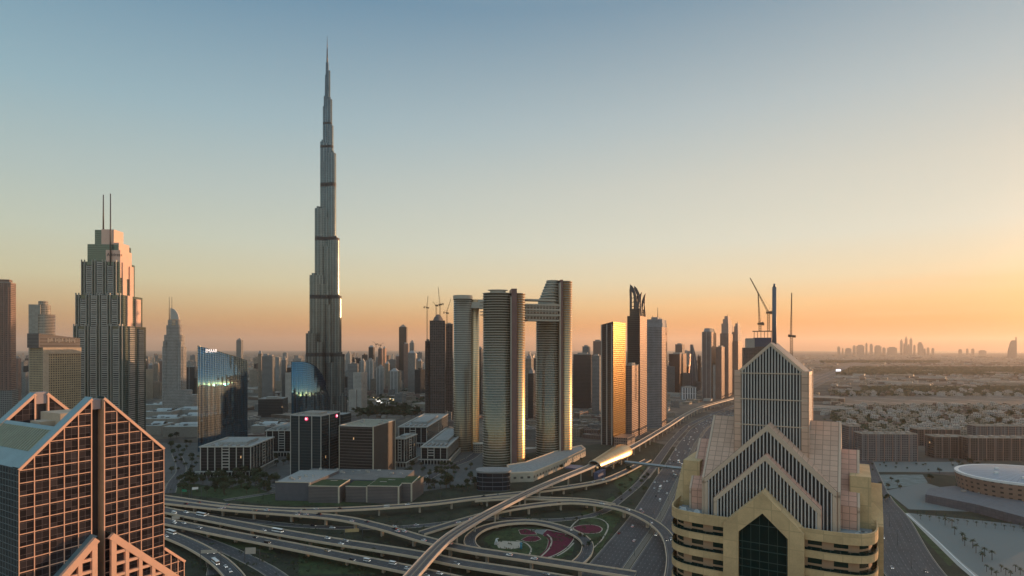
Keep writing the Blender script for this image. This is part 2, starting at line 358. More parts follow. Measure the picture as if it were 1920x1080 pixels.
# the wide highway and the roads beside it (ground coordinates in metres)
HW = [(-60, 190), (0, 325), (60, 460), (121, 597), (185, 760), (225, 860), (330, 1125), (450, 1375), (760, 1865), (1370, 2791), (4100, 7000)]
def offs(P, d):
    N = normals(P); return [(p[0]+N[i][0]*d, p[1]+N[i][1]*d) for i, p in enumerate(P)]
groundroad('h1', offs(HW, 13), 26, 7, px=False); groundroad('h2', offs(HW, 45), 26, 7, px=False, z=.065); groundroad('h3', offs(HW, 80), 16, 4, px=False, z=.07)
q = MB(); P = smoothp([p+(.0,) for p in offs(HW, 29)], 14); N = normals(P); rail(q, P, N, -2, 2, 0, .35); tag(q.build('median_strip', plain('median_paving', (.17, .15, .12), .9)), kind='structure')
groundroad('h0', offs(HW[4:], -14), 12, 3, px=False, z=.055)
groundroad('r1', [(250, 260), (302, 438), (376, 592), (424, 700), (560, 960), (720, 1272), (900, 1580)], 42, 9, px=False)
groundroad('e1', [(318, 990), (404, 1022), (440, 1037), (500, 1067), (545, 1100)], 12, 3)
groundroad('e2', [(400, 1078), (398, 1050), (360, 1020), (318, 1008)], 9, 2, z=.08)
groundroad('s1', [(318, 956), (404, 968), (534, 984), (640, 990), (720, 990), (800, 985), (860, 978), (940, 972), (1010, 976), (1080, 972), (1130, 960), (1165, 935), (1200, 905), (1228, 872)], 9, 2, z=.10)
groundroad('s2', [(470, 905), (540, 917), (505, 925), (420, 938)], 8, 2, z=.09)
groundroad('s3', [(330, 850), (340, 880), (325, 905), (318, 925)], 12, 3, z=.09)
groundroad('s4', [(770, 915), (830, 880), (880, 860), (905, 840)], 14, 3, z=.09)
groundroad('s5', [(300, 800), (420, 812), (520, 800), (640, 778), (760, 780)], 14, 3, z=.09)
# flyovers
flyover('long pale-edged flyover sweeping from behind the grid-fronted building past the green-roofed podium', [(290, 930, 8), (340, 937, 8), (430, 949, 8), (547, 956, 8), (665, 954, 8), (800, 945, 8), (890, 934, 8), (1000, 922, 8), (1115, 905, 6), (1165, 888, 3), (1215, 862, .6)], 9.5, 'a1', 2, dz=.04)
flyover('flyover branch splitting off the long one and passing under the metro viaduct', [(290, 939, 8), (430, 954, 8), (547, 963, 8), (640, 972, 8), (717, 989, 8), (800, 1013, 8), (876, 1030, 8), (975, 1045, 8), (1087, 1062, 8), (1190, 1078, 8)], 11, 'a2', 3)
flyover('upper deck of the twin flyovers crossing the foot of the view', [(290, 953, 6), (326, 960, 6), (404, 975, 6), (508, 995, 6), (612, 1013, 6), (717, 1029, 6), (795, 1042, 6), (862, 1056, 6), (975, 1073, 6), (1090, 1092, 6)], 12, 'c2', 3, dz=.02)
flyover('lower deck of the twin flyovers, nearest the camera and busy with cars', [(285, 972, 6), (326, 981, 6), (430, 1002, 6), (560, 1027, 6), (665, 1048, 6), (756, 1066, 6), (860, 1089, 6), (980, 1115, 6)], 12, 'c1', 3)
flyover('curving ramp leaving the lower left behind the grid-fronted building', [(290, 995, 5), (316, 1003, 5), (365, 1024, 5), (410, 1052, 5), (440, 1082, 5), (455, 1110, 5)], 12, 'd', 3)
flyover('ramp looping round the red flower bed', [(905, 1040, 6), (884, 1024, 5.5), (882, 1008, 5), (905, 991, 4), (947, 981, 3.5), (1003, 979, 3), (1059, 992, 2.5), (1098, 1014, 2), (1098, 1040, 1.4), (1072, 1064, .6)], 9, 'f', 2, dz=.03)
flyover('big curving ramp that arches over the highway beside the yellow-banded tower', [(790, 1000, 1), (862, 978, 4), (947, 956, 8), (1031, 944, 8), (1087, 942, 8), (1158, 952, 8), (1214, 974, 8), (1249, 1003, 8), (1262, 1045, 8), (1258, 1095, 8)], 9.5, 'g', 2)
flyover('short flyover link merging into the arching ramp', [(890, 938, 7), (960, 934, 7.6), (1031, 935, 8), (1100, 938, 8), (1150, 947, 8)], 7.5, 'g2', 1, dz=-.05)
# flower garden inside the loop
def blob(cx, cy, a, b, rot=0, n=28, p=2): return rotp(ell(0, 0, a, b, n, p), rot, cx, cy)
gx, gy = G(990, 1018)
gp = [G(*p) for p in [(905, 1012), (925, 998), (965, 990), (1010, 990), (1055, 1003), (1078, 1022), (1072, 1040), (1040, 1050), (985, 1045), (930, 1032)]]
patch('garden_lawn', gp, grass, .11, px=False)
def bed(pts, m, z=.16, ring=True):
    P = smoothp([G(*p)+(0,) for p in pts+pts[:1]], 4)[:-1]
    if ring:
        cx = sum(p[0] for p in P)/len(P); cy = sum(p[1] for p in P)/len(P)
        q = MB(); q.poly([(cx+(x-cx)*1.07, cy+(y-cy)*1.07, z-.02) for x, y, _ in P][::-1] if area(P) < 0 else [(cx+(x-cx)*1.07, cy+(y-cy)*1.07, z-.02) for x, y, _ in P]); tag(q.build('garden_path', kerbm), kind='structure')
    q = MB(); q.poly([(x, y, z) for x, y, _ in (P[::-1] if area(P) < 0 else P)]); return tag(q.build('flower_bed', m), kind='stuff')
def area(P): return sum(P[i][0]*P[(i+1) % len(P)][1]-P[(i+1) % len(P)][0]*P[i][1] for i in range(len(P)))
def fb(pts, label, z=.16):
    o = bed(pts, petal, z); tag(o, label, 'flower bed'); o['kind'] = 'thing'; o['group'] = 'flower beds of the loop garden'
fb([(1026, 994), (1050, 999), (1074, 1006), (1070, 1018), (1055, 1032), (1030, 1044), (1008, 1045), (1024, 1030), (1028, 1012), (1018, 1003)], 'large curved crimson flower bed inside the looping ramp')
fb([(978, 1012), (990, 1006), (1008, 1006), (1014, 1011), (1004, 1015), (985, 1015)], 'small oval crimson flower bed inside the looping ramp', .17)
fb([(973, 994), (985, 992), (1003, 998), (1006, 1002), (990, 1003), (977, 1002)], 'small leaf-shaped crimson flower bed at the far edge of the loop garden', .18)
fb([(1075, 989), (1090, 985), (1115, 985), (1128, 991), (1122, 999), (1100, 1000), (1082, 997)], 'oval crimson flower bed outside the looping ramp, under the arching ramp', .19)
patch('garden_paving', [(985, 993), (1024, 993), (1018, 1003), (1000, 998)], paveg, .15)
patch('garden_terrace', [(930, 1019), (938, 1014), (975, 1016), (980, 1026), (960, 1030), (935, 1028)], kerbm, .15)
for k, pp in enumerate(([(968, 1014), (985, 1018), (996, 1030), (990, 1045)], [(1012, 1046), (1030, 1028), (1034, 1012), (1026, 1002)], [(1010, 1047), (1040, 1044), (1062, 1032), (1076, 1018)], [(1060, 1003), (1085, 975), (1120, 972), (1140, 985), (1130, 1010), (1110, 1030)])):
    P = smoothp([G(*p)+(.21,) for p in pp], 3); q = MB(); ribbon(q, P, normals(P), -.7, .7); tag(q.build('garden_path', kerbm), kind='structure')
# right of the highway: plaza, parking, streets
patch('plaza', [(1704, 962), (1990, 992), (2050, 1100), (1860, 1100), (1806, 1057)], teal, .05)
patch('pavement', [(1696, 962), (1704, 962), (1806, 1057), (1860, 1100), (1845, 1103), (1795, 1060)], palec, .058)
patch('parking_area', [(1613, 866), (1800, 866), (1830, 885), (1640, 885)], teal, .05)
patch('service_yard', [(1640, 890), (1730, 890), (1740, 905), (1660, 918)], plain('teal_roofing', (.16, .20, .19), .8, .4, .1), .05)
patch('plaza', [(1660, 920), (1735, 905), (1830, 935), (1880, 962), (1704, 955)], teal, .07)
patch('verge', [(1612, 870), (1640, 900), (1700, 958), (1790, 1055), (1780, 1062), (1690, 965), (1625, 900)], grass, .04)
q = MB(); P = smoothp([G(*p)+(0,) for p in [(1700, 964), (1750, 1008), (1800, 1056), (1850, 1100)]], 6); N = normals(P); rail(q, P, N, -.5, .5, 0, .5); tag(q.build('plaza_wall', whitep), 'low white wall along the plaza by the wide street', 'wall')
# sea at the far right
q = MB(); q.poly([(14000, 21000, .6), (40000, 12000, .6), (40000, 40000, .6), (18500, 40000, .6)])
ms, t, b = mat('sea_water'); b.inputs['Base Color'].default_value = (.10, .12, .13, 1); b.inputs['Roughness'].default_value = .15
tag(q.build('sea', ms), kind='structure')
# ================================================================ pink-gridded twin-gabled tower, lower left
pink = plain('pink_stone', (.80, .47, .33), .65, .08, .3); tealmetal = plain('teal_roofing_metal', (.20, .30, .33), .35, .15, .2, metal=.3)
gridglass = facade('grid_glass', (.15, .125, .135), (.03, .025, .03), 1.86, 1.9, .035, .03, .12, .4, .035, 0, dark=1.0)
sideglass = facade('side_glass', (.16, .19, .20), (.05, .065, .075), 1.9, 1.9, .08, .08, .12, .4, .02, 0)
def dusit():
    r = thing('gabled_tower', 'twin-gabled tower with a pink stone grid over dark glass and a teal sloping roof', 'building', (-143, 170, 0), radians(-30))
    E, A, S0, S1, S2, D = 135.0, 154.2, 19.0, 22.4, 41.6, 43.0      # eave, apex, slot edges, width, depth
    top = lambda s: E+(A-E)*s/S0 if s <= S0 else A-(A-E)*(s-S1)/(S2-S1)
    # walls (local x is out of the face, y along it)
    q = MB(); T = 4.2
    for x0, x1 in ((-T, 0), (-D, -D+T)):
        for ya, yb, za, zb in ((0, S0, E, A), (S1, S2, A, E)):
            lo = 142 if x0 < -T-1 or True else 0
            P = [(ya, 0 if x0 == -T else 60), (yb, 0 if x0 == -T else 60), (yb, zb-.5), (ya, za-.5)]
            q.poly([(x1, y, z) for y, z in P], 0, [(y, z) for y, z in P]); q.poly([(x0, y, z) for y, z in P][::-1], 2, [(y, z) for y, z in P][::-1])
            s_ = S0 if ya == 0 else S1; zz = A-.5; q.poly([(x0, s_, 0), (x1, s_, 0), (x1, s_, zz), (x0, s_, zz)], 2)
    q.build('end_wall', [gridglass, pink, plain('beige_stone', (.45, .36, .27), .8)], r)
    q = MB()    # eave-side walls
    q.poly([(-D, 0, 0), (0, 0, 0), (0, 0, E), (-D, 0, E)], 0, [(0, 0), (D, 0), (D, E), (0, E)])
    q.poly([(0, S2, 0), (-D, S2, 0), (-D, S2, E), (0, S2, E)], 0, [(0, 0), (D, 0), (D, E), (0, E)])
    q.poly([(-D, S2, 0), (-D, 0, 0), (-D, 0, 135), (-D, S2, 135)], 0, [(0, 0), (D, 0), (D, E), (0, E)]); q.build('side_wall', sideglass, r)
    # sloping roof
    q = MB()
    def slope(x0, x1, ya, yb, m, dz=0.0): q.poly([(x0, ya, top(ya)+dz), (x1, ya, top(ya)+dz), (x1, yb, top(yb)+dz), (x0, yb, top(yb)+dz)], m, [(x0, ya), (x1, ya), (x1, yb), (x0, yb)])
    for ya, yb in ((0, S0), (S1, S2)):
        slope(-T, .35, ya, yb, 0, .3); slope(-D, -D+T, ya, yb, 0, .3)
        for x in (-T, -D, -D+T, .35): q.poly([(x, ya, top(ya)-.6), (x, yb, top(yb)-.6), (x, yb, top(yb)+.3), (x, ya, top(ya)+.3)], 0)
    slope(-D+T, -T, 0, 4.0, 0, .1); slope(-D+T, -T, S2-4.0, S2, 0, .1); slope(-D+T, -T, 9.6, 10.6, 0, .1); slope(-D+T, -T, S2-10.6, S2-9.6, 0, .1)
    q.build('roof', tealmetal, r)
    for ya, yb in ((4.0, 9.6), (S2-9.6, S2-4.0)):
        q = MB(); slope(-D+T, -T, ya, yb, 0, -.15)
        n = 20
        for i in range(n+1):
            x = -D+T+(D-2*T)*i/n; q.bar((x, ya, top(ya)+.05), (x, yb, top(yb)+.05), .55, .5, m=1)
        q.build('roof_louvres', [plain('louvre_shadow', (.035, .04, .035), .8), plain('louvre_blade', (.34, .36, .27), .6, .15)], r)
    q = MB(); q.poly([(-D+T, 10.6, 142), (-T, 10.6, 142), (-T, S2-10.6, 142), (-D+T, S2-10.6, 142)], 0)
    q.poly([(-D+T, 10.6, 142), (-D+T, 10.6, top(10.6)), (-T, 10.6, top(10.6)), (-T, 10.6, 142)], 0)
    q.poly([(-D+T, S2-10.6, 142), (-T, S2-10.6, 142), (-T, S2-10.6, top(10.6)), (-D+T, S2-10.6, top(10.6))], 0)
    q.build('roof_terrace', palec, r)
    q = MB(); q.box(-30, -16, 17, 26, 142, 148.5); q.box(-27, -20, 13, 17, 142, 146); q.build('plant_room', plain('beige_stone', (.45, .36, .27)), r)
    # slot between the two gables
    q = MB(); q.box(-T-1.5, -T+.5, S0, S1, 0, 150.5); q.box(-D+1, -D+T-1, S0, S1, 60, 150.5); q.build('slot_wall', plain('slot_dark', (.045, .04, .045), .6), r)
    for bx in ((-5.2, -1.2, S0+.3, S1-.3, 150.4, 153.6), (-D+1, -D+4, S0-.2, S1+.2, 150.4, 154.5)): q = MB(); q.box(*bx); q.build('slot_cap', plain('mauve_panel', (.34, .29, .30), .6), r)
    # the grid itself: one mesh for each gable
    def grid(ya, yb, inner, nm='stone_grid'):
        q = MB(); n = 5
        for i in range(n+1):
            y = ya+(yb-ya)*i/n; edge = i in (0, n); wd = .62 if abs(y-inner) < .1 else (.42 if edge else .24)
            y0, y1 = max(ya, y-wd/2), min(yb, y+wd/2); zt = min(top(y0+.001), top(y1-.001))
            q.box(.01, .17, y0, y1, 20, zt-.1)
        z = 41.5
        while z < A-1:
            y0, y1 = ya, yb
            if z > E:
                yy = (z-E)/(A-E)*S0
                if inner == S0: y0 = yy
                else: y1 = S2-yy*(S2-S1)/S0
            if y1-y0 > .5: q.box(.01, .14, y0, y1, z-.12, z+.12)
            z += 3.72
        q.build(nm, pink, r)
        q = MB(); q.bar((.2, ya, top(ya+.001)-.35), (.2, yb, top(yb-.001)-.35), .44, .75); q.build('gable_coping', pink, r); q = MB(); q.bar((-D+T+.1, ya, top(ya+.001)-.35), (-D+T+.1, yb, top(yb-.001)-.35), .4, .9)
        q.box(-D+T, -D+T+.35, inner-.5 if inner == S0 else inner, inner if inner == S0 else inner+.5, 142, A-.5); q.build('rear_gable_coping', pink, r)
        # back gable's row of openings
    grid(0, S0, S0); grid(S1, S2, S1)
    # shoulders spreading at 45 degrees lower down
    for side in (0, 1):
        q = MB(); ss = (lambda s: s) if side else (lambda s: S2-s)
        P = [(S2, 20), (S2+7.4, 20), (S2+7.4, 93.0), (S2, 100.0)]; P = [(ss(y), z) for y, z in P]
        if not side: P = P[::-1]
        q.poly([(0, y, z) for y, z in P], 0, P); xs = -20
        a, b_ = ss(S2+7.4), ss(S2); 
        q.poly([(0, a, 20), (xs, a, 20), (xs, a, 93), (0, a, 93)] if side else [(xs, a, 20), (0, a, 20), (0, a, 93), (xs, a, 93)], 2, [(0, 20), (20, 20), (20, 93), (0, 93)])
        q.poly([(0, a, 93), (xs, a, 93), (xs, b_, 100), (0, b_, 100)], 3)
        for y in (S2+2.4, S2+4.9, S2+7.15): yy = ss(y); zt = 100-(y-S2)*.95-.2; q.box(.01, .17, yy-.13, yy+.13, 20, zt, 1)
        z = 41.5
        while z < 99:
            y1 = min(S2+7.3, S2+(100-z)/.95); a0, a1 = sorted((ss(S2), ss(y1))); q.box(.01, .14, a0, a1, z-.12, z+.12, 1); z += 3.72
        q.bar((.2, b_, 99.8), (.2, a, 92.8), .5, .8, m=1); q.build('shoulder_wing', [gridglass, pink, sideglass, tealmetal], r)
    # thick-framed lower gable standing proud
    for side in (0, 1):
        q = MB(); sg = 1 if side else -1; s0 = S1+.3 if side else S0-.3; L = 26; ax = 110.6
        for yi, wd in ((0, 1.5), (4.2, 1.1), (8.4, 1.1), (12.6, 1.1), (16.8, 1.1), (21, 1.1), (25.2, 1.1)):
            y = s0+sg*yi; y0, y1 = sorted((y, y+sg*wd)); q.box(3.0, 4.2, y0, y1, 40, ax-yi*.98-1.0)
        z = 104.2
        while z > 42:
            ll = min(L, (ax-z)/.98); y0, y1 = sorted((s0, s0+sg*ll)); q.box(3.0, 4.1, y0, y1, z-.45, z+.45); z -= 3.72
        q.bar((3.6, s0, ax-.6), (3.6, s0+sg*L, ax-.6-L*.98), 1.3, 2.0, m=0); q.build('portal_frame', pink, r)
        q = MB(); P = [(s0, 40), (s0+sg*L, 40), (s0+sg*L, ax-L*.98-.8), (s0, ax-.8)]; P = P if side else P[::-1]
        q.poly([(3.0, y, z) for y, z in P], 0, P)
        q.poly([(4.2, s0, ax+.5), (0, s0, ax+.5), (0, s0+sg*L, ax+.5-L*.98), (4.2, s0+sg*L, ax+.5-L*.98)], 1); q.build('portal_glazing', [gridglass, tealmetal], r)
    return r
dusit()
# ================================================================ beige crown tower with nested gables, right foreground
beige = plain('beige_cladding', (.62, .40, .285), .75, .08, .2, panel=(1.35, 1.5)); beigep = plain('beige_frame', (.62, .46, .335), .65, .08, .3)
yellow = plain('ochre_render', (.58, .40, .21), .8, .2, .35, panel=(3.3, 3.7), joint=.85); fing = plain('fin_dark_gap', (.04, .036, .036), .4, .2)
rosebeige = plain('rose_cladding', (.66, .37, .27), .75, .08, .2, panel=(1.35, 1.5))
def crown():
    r = thing('crown_tower', 'beige tower with nested gabled louvred crown, thick mast and ochre balcony bands', 'building', (52.2, 121.8, 0), radians(-30))
    CY = 20.0
    def arm(w, z0, slope, reach, zb, mR, mF, mS, front=True, fins=None, fw=.85, nm='gable', roofs=4):
        """one pair of crossing gabled wings: half width w, ridge z0, reaching out to +-reach from the centre"""
        ze = z0-slope*w
        q = MB()
        for k in range(4):
            a = k*pi/2
            def T(x, y, z): c, s_ = round(cos(a)), round(sin(a)); return (x*c-y*s_, CY+x*s_+y*c, z)
            if k % 2 and roofs == 2: continue
            for sg in (-1, 1):
                P = [T(0, -reach, z0), T(sg*w, -reach, ze), T(sg*w, 0, ze), T(0, 0, z0)]; uvv = [(0, 0), (w*1.4, 0), (w*1.4, reach), (0, reach)]
                q.poly(P if sg < 0 else P[::-1], 0, uvv if sg < 0 else uvv[::-1])
                P = [T(sg*w, -reach, zb), T(sg*w, 0, zb), T(sg*w, 0, ze), T(sg*w, -reach, ze)]; q.poly(P if sg > 0 else P[::-1], 0, [(0, zb), (reach, zb), (reach, ze), (0, ze)])
        q.build(nm+'_roof', mR, r)
        for k in range(4):
            a = k*pi/2
            def T(x, y, z): c, s_ = round(cos(a)), round(sin(a)); return (x*c-y*s_, CY+x*s_+y*c, z)
            q = MB(); y = -reach-.02; flatg = roofs == 2 and k % 2
            q.poly([T(-w, y, zb), T(w, y, zb), T(w, y, ze)]+([] if flatg else [T(0, y, z0)])+[T(-w, y, ze)], 0)
            q.build(nm+'_back_panel', mS, r)
            q = MB()
            yo = y-.45
            for sg in (-1, 1):     # raking frame and post, proud
                A = [(sg*w, ze-fw*.1), (0, z0), (0, z0-fw*1.35), (sg*w, ze-fw*1.45)] if not flatg else [(sg*w, ze), (0, ze), (0, ze-fw*1.2), (sg*w, ze-fw*1.2)]
                for yy, flip in ((yo, 0), (y, 1)):
                    P = [T(p[0], yy, p[1]) for p in A]; q.poly(P if (sg < 0) != bool(flip) else P[::-1], 0)
                for i in range(4):
                    j = (i+1) % 4; q.poly([T(A[i][0], yo, A[i][1]), T(A[j][0], yo, A[j][1]), T(A[j][0], y, A[j][1]), T(A[i][0], y, A[i][1])], 0)
                x0, x1 = sorted((sg*w, sg*(w-fw*.8))); B = [T(x0, yo, 0)[:2], T(x1, yo, 0)[:2], T(x1, y, 0)[:2], T(x0, y, 0)[:2]]; q.prism(B, zb, ze-fw*.9, 0)
            q.build(nm+'_frame', mF, r)
            if fins:
                q = MB(); n = int(2*(w-fw)/fins); 
                for i in range(n+1):
                    x = -(w-fw)+2*(w-fw)*(i+.0)/n; zt = (z0-slope*abs(x) if not flatg else ze)-fw*1.3; B = [T(x-.12, yo, 0)[:2], T(x+.12, yo, 0)[:2], T(x+.11, y, 0)[:2], T(x-.11, y, 0)[:2]]
                    q.prism(B, zb, zt, 0)
                q.build(nm+'_fins', whitefin, r)
    whitefin = plain('louvre_fin', (.56, .51, .47), .5, .1)
    # the topmost square lantern with gabled roof
    w = 7.2; zb = 146; ze = 164.6; z0 = 171.3
    arm(w, z0, (z0-ze)/w, w, zb, plain('grey_roof', (.22, .20, .19), .6), beigep, fing, fins=.62, fw=.62, nm='lantern', roofs=2)
    q = MB()
    for sx in (-1, 1):
        for sy in (-1, 1): q.box(sx*w-1.0 if sx > 0 else -w-.6, w+.6 if sx > 0 else -w+1.0, CY+(sy*w-1.0 if sy > 0 else -w-.6), CY+(w+.6 if sy > 0 else -w+1.0), 138, ze+.3)
    q.build('lantern_corner_pier', beige, r)
    q = MB()
    for z in (164.2, 158.3, 152.4): q.box(-w-.3, w+.3, CY-w-.62, CY-w-.5, z, z+.22)
    q.build('lantern_rail', beigep, r)
    arm(13.2, 153.4, .977, 13.4, 120, beige, beigep, fing, fins=.72, fw=.95, nm='upper_gable')
    arm(10.5, 147.4, .98, 16.9, 120, rosebeige, beigep, fing, fins=.66, fw=.9, nm='middle_gable')
    # ochre lowest gables with the pointed window
    w3, z3, R3 = 7.7, 140.4, 20.1; q = MB(); qw = MB()
    dg = facade('portal_glass', (.035, .06, .05), (.012, .030, .026), 3.7, 1.7, .05, .06, .05, .45, .02, .0)
    for k in range(4):
        a = k*pi/2
        def T(x, y, z): c, s_ = round(cos(a)), round(sin(a)); return (x*c-y*s_, CY+x*s_+y*c, z)
        O = [(-w3, 90), (-w3, 132.9), (0, z3), (w3, 132.9), (w3, 90)]; I = [(-4.7, 90), (-4.7, 131.6), (0, 136.1), (4.7, 131.6), (4.7, 90)]
        yo, yi = -R3-1.5, -R3-.62
        for i in range(4):
            P = [O[i], O[i+1], I[i+1], I[i]]; q.poly([T(x, yo, z) for x, z in P][::-1], 0)
            q.poly([T(I[i][0], yo, I[i][1]), T(I[i+1][0], yo, I[i+1][1]), T(I[i+1][0], yi, I[i+1][1]), T(I[i][0], yi, I[i][1])], 0)
        for sg in (-1, 1):
            P = [T(0, yo, z3), T(sg*w3, yo, 132.9), T(sg*w3, 0, 132.9), T(0, 0, z3)]; q.poly(P if sg < 0 else P[::-1], 0)
            P = [T(sg*w3, yo, 90), T(sg*w3, 0, 90), T(sg*w3, 0, 132.9), T(sg*w3, yo, 132.9)]; q.poly(P if sg > 0 else P[::-1], 0)
        qw.poly([T(x, yi-.01, z) for x, z in I][::-1], 0, [(x+50, z) for x, z in I][::-1])
        for z in (128, 124.3, 120.6, 116.9): B = [T(-4.7, yi-.15, 0)[:2], T(4.7, yi-.15, 0)[:2], T(4.7, yi-.02, 0)[:2], T(-4.7, yi-.02, 0)[:2]]; qw.prism(B, z, z+.18, 1)
    q.build('ochre_gable', yellow, r); qw.build('pointed_window', [dg, plain('mullion', (.03, .06, .05), .4)], r)
    # ochre shoulders behind the rose slabs
    for x0, x1 in ((-19.4, -15.5), (15.5, 19.4)): q = MB(); q.box(x0, x1, 12, 28, 130, 143); q.build('ochre_shoulder', yellow, r)
    # body: floors with parapet bands, rounded corners, recessed rooms
    n = 48; body = ell(0, CY, 19.6, 19.6, n, 7); band = ell(0, CY, 20.6, 20.6, n, 7); inn = ell(0, CY, 20.3, 20.3, n, 7)
    q = MB(); q.prism(body, 0, 132.2, 0, 1); q.build('body_wall', [facade('balcony_room', (.42, .26, .16), (.02, .045, .035), 3.72, 4.6, .12, .45, .15, .3, .02, .01), roofgrey], r)
    for i in range(12):
        zt = 134.0-3.72*i-(0 if i == 0 else .55); h = 2.25 if i == 0 else 1.45
        if i == 0: zt = 134.0
        q = MB(); q.prism(band, zt-h, zt, 0, top=False)
        q.prism(inn[::-1], zt-1.0 if i == 0 else zt-h, zt, 0, top=False)
        for a in range(n):
            b_ = (a+1) % n
            q.poly([band[a]+(zt,), band[b_]+(zt,), inn[b_]+(zt,), inn[a]+(zt,)], 0); q.poly([band[a]+(zt-h,), body[a]+(zt-h,), body[b_]+(zt-h,), band[b_]+(zt-h,)], 0)
        q.build('balcony_band', yellow, r)
        if i and i < 8:
            q = MB(); rb = ell(0, CY, 20.45, 20.45, n, 7); q.prism(rb, zt, zt+.55, 0, top=False); q.build('balcony_glass', dg, r)
    q = MB(); q.tube((0, CY, 168), (0, CY, 184.5), .52, .46, 12); q.tube((0, CY, 184.5), (0, CY, 185.3), .3, .2, 8); q.build('mast', plain('mast_grey', (.17, .16, .17), .5, .15), r)
    # terrace fittings
    for i, (x, y, s_) in enumerate([(-17.2, 3.0, .8), (-15.6, 2.4, .6), (-14.2, 3.3, .7), (16.9, 3.0, .6)]):
        d = MB(); d.tube((0, 0, 0), (0, 0, s_*1.3), .07, n=6); rr = [(0, 0)]; 
        for k in range(12):
            a0, a1 = 2*pi*k/12, 2*pi*(k+1)/12; c = Vector((0, -.15, s_*1.5)); ax = Vector((.1, -.75, .65)).normalized(); u_ = ax.orthogonal().normalized(); v_ = ax.cross(u_)
            for f0, f1, d0, d1 in ((0, .6, -.22, -.14), (.6, 1, -.14, 0)):
                d.poly([c+ax*d0*s_+(u_*cos(t)+v_*sin(t))*f0*s_ if kk < 2 else c+ax*d1*s_+(u_*cos(t)+v_*sin(t))*f1*s_ for kk, t in enumerate((a1, a0, a0, a1))], 0)
        wp = Vector((x, y, 0)); wx = 52.2+x*cos(radians(-30))-y*sin(radians(-30)); wy = 121.8+x*sin(radians(-30))+y*cos(radians(-30))
        tag(d.build('satellite_dish', plain('dish_grey', (.45, .44, .42), .5, .1), None, (wx, wy, 132.22), radians(-30)), ['large satellite dish at the left end of the ochre-walled roof terrace', 'smaller satellite dish beside the large one on the left roof terrace', 'third satellite dish from the left, nearest the louvred gable', 'satellite dish alone on the right-hand roof terrace'][i], 'satellite dish', 'satellite dishes on the roof terrace')
    def terr(x, y): return (52.2+x*cos(radians(-30))-y*sin(radians(-30)), 121.8+x*sin(radians(-30))+y*cos(radians(-30)), 132.22)
    for i, (x, y) in enumerate([(-18, 6.2), (-12.6, 2.0), (15.0, 2.3), (17.8, 5.4)]):
        d = MB(); d.box(-.8, .8, -.45, .45, .12, 1.0); d.box(-.7, -.5, -.4, .4, 0, .12); d.box(.5, .7, -.4, .4, 0, .12); d.tube((0, 0, 1.0), (0, 0, 1.12), .36, n=12, m=1)
        tag(d.build('air_conditioner', [plain('unit_grey', (.36, .37, .36), .5), darkc], None, terr(x, y), radians(-30)), ['grey air conditioner in the far left corner of the roof terrace', 'grey air conditioner against the left foot of the louvres', 'grey air conditioner against the right foot of the louvres', 'grey air conditioner in the right corner of the roof terrace'][i], 'air conditioner', 'air conditioners on the roof terrace')
    return r
crown()
# ================================================================ the needle tower
def burj():
    Y = 1237.0; X = XA(613.5, Y); r = thing('supertall_tower', 'slender stepped steel and glass skyscraper tapering to a needle, tallest of all', 'skyscraper', (X, Y, 0), radians(0))
    fa = facade('steel_fins', (.165, .20, .215), (.055, .085, .10), 3.6, 1.5, .14, .22, .18, .55, .008, .0, wr=.34, wmetal=.75, bays=(6.4, .28), mech=((153, 161), (273, 281), (395, 403), (508, 516), (590, 595), (640, 644)))
    W_ = {210: [(43.5, 201), (36, 322), (25.5, 462), (14.4, 603), (9, 678)], 330: [(54, 72), (47, 158), (38, 279), (32, 400), (23, 578), (16, 637), (12.3, 693), (7.5, 754)], 90: [(50, 110), (41, 240), (30, 362), (20, 520), (12, 660)]}
    for az, tiers in W_.items():
        for i, (L, z) in enumerate(tiers):
            q = MB(); a = radians(az); z0 = 0
            hw = 9.5 if L > 30 else (8.2 if L > 20 else (6 if L > 12 else 4))
            P = [(0, -hw)]+[(L-hw+hw*cos(t), hw*sin(t)) for t in [(-pi/2+pi*k/8) for k in range(9)]]+[(0, hw)]
            q.prism(rotp(P, a), z0 if i == 0 else 0, z, 0, 1)
            # wider shoulders close to the core for each tier, and a small drum on the setback
            if L > 18:
                hw2 = hw+4; P2 = [(0, -hw2)]+[(L-16-hw2*.5+hw2*.5*cos(t), hw2*sin(t)) for t in [(-pi/2+pi*k/8) for k in range(9)]]+[(0, hw2)]
                q.prism(rotp(P2, a), 0, z-18, 0, 1)
            if i+1 < len(tiers):
                c = rotp([(L-hw*.9, 0)], a)[0]; q.prism(ell(c[0], c[1], hw*.45, hw*.45, 10), z, z+4.5, 0, 1)
            q.build('wing_tier', [fa, steel], r)
    q = MB(); prev = 0
    for z0, z1, a0, a1 in ((0, 600, 12, 10.5), (600, 700, 8.5, 7), (700, 745, 5.2, 4.4), (745, 772, 3.4, 2.8)):
        q.prism(ell(0, 0, a0, a0, 18), z0, z1, 0, 1, taper=ell(0, 0, a1, a1, 18))
    q.build('core', [fa, steel], r)
    q = MB(); q.tube((0, 0, 770), (0, 0, 800), 1.7, 1.1, 10); q.tube((0, 0, 800), (0, 0, 829), .9, .25, 8); q.build('spire', plain('spire_steel', (.10, .10, .11), .4, .1, metal=.4), r)
    q = MB()
    for az in (210, 330, 90): q.prism(rotp([(0, -22), (48, -16), (60, 0), (48, 16), (0, 22)], radians(az)), 0, 24, 0, 1)
    q.build('podium', [fa, roofgrey], r)
burj()
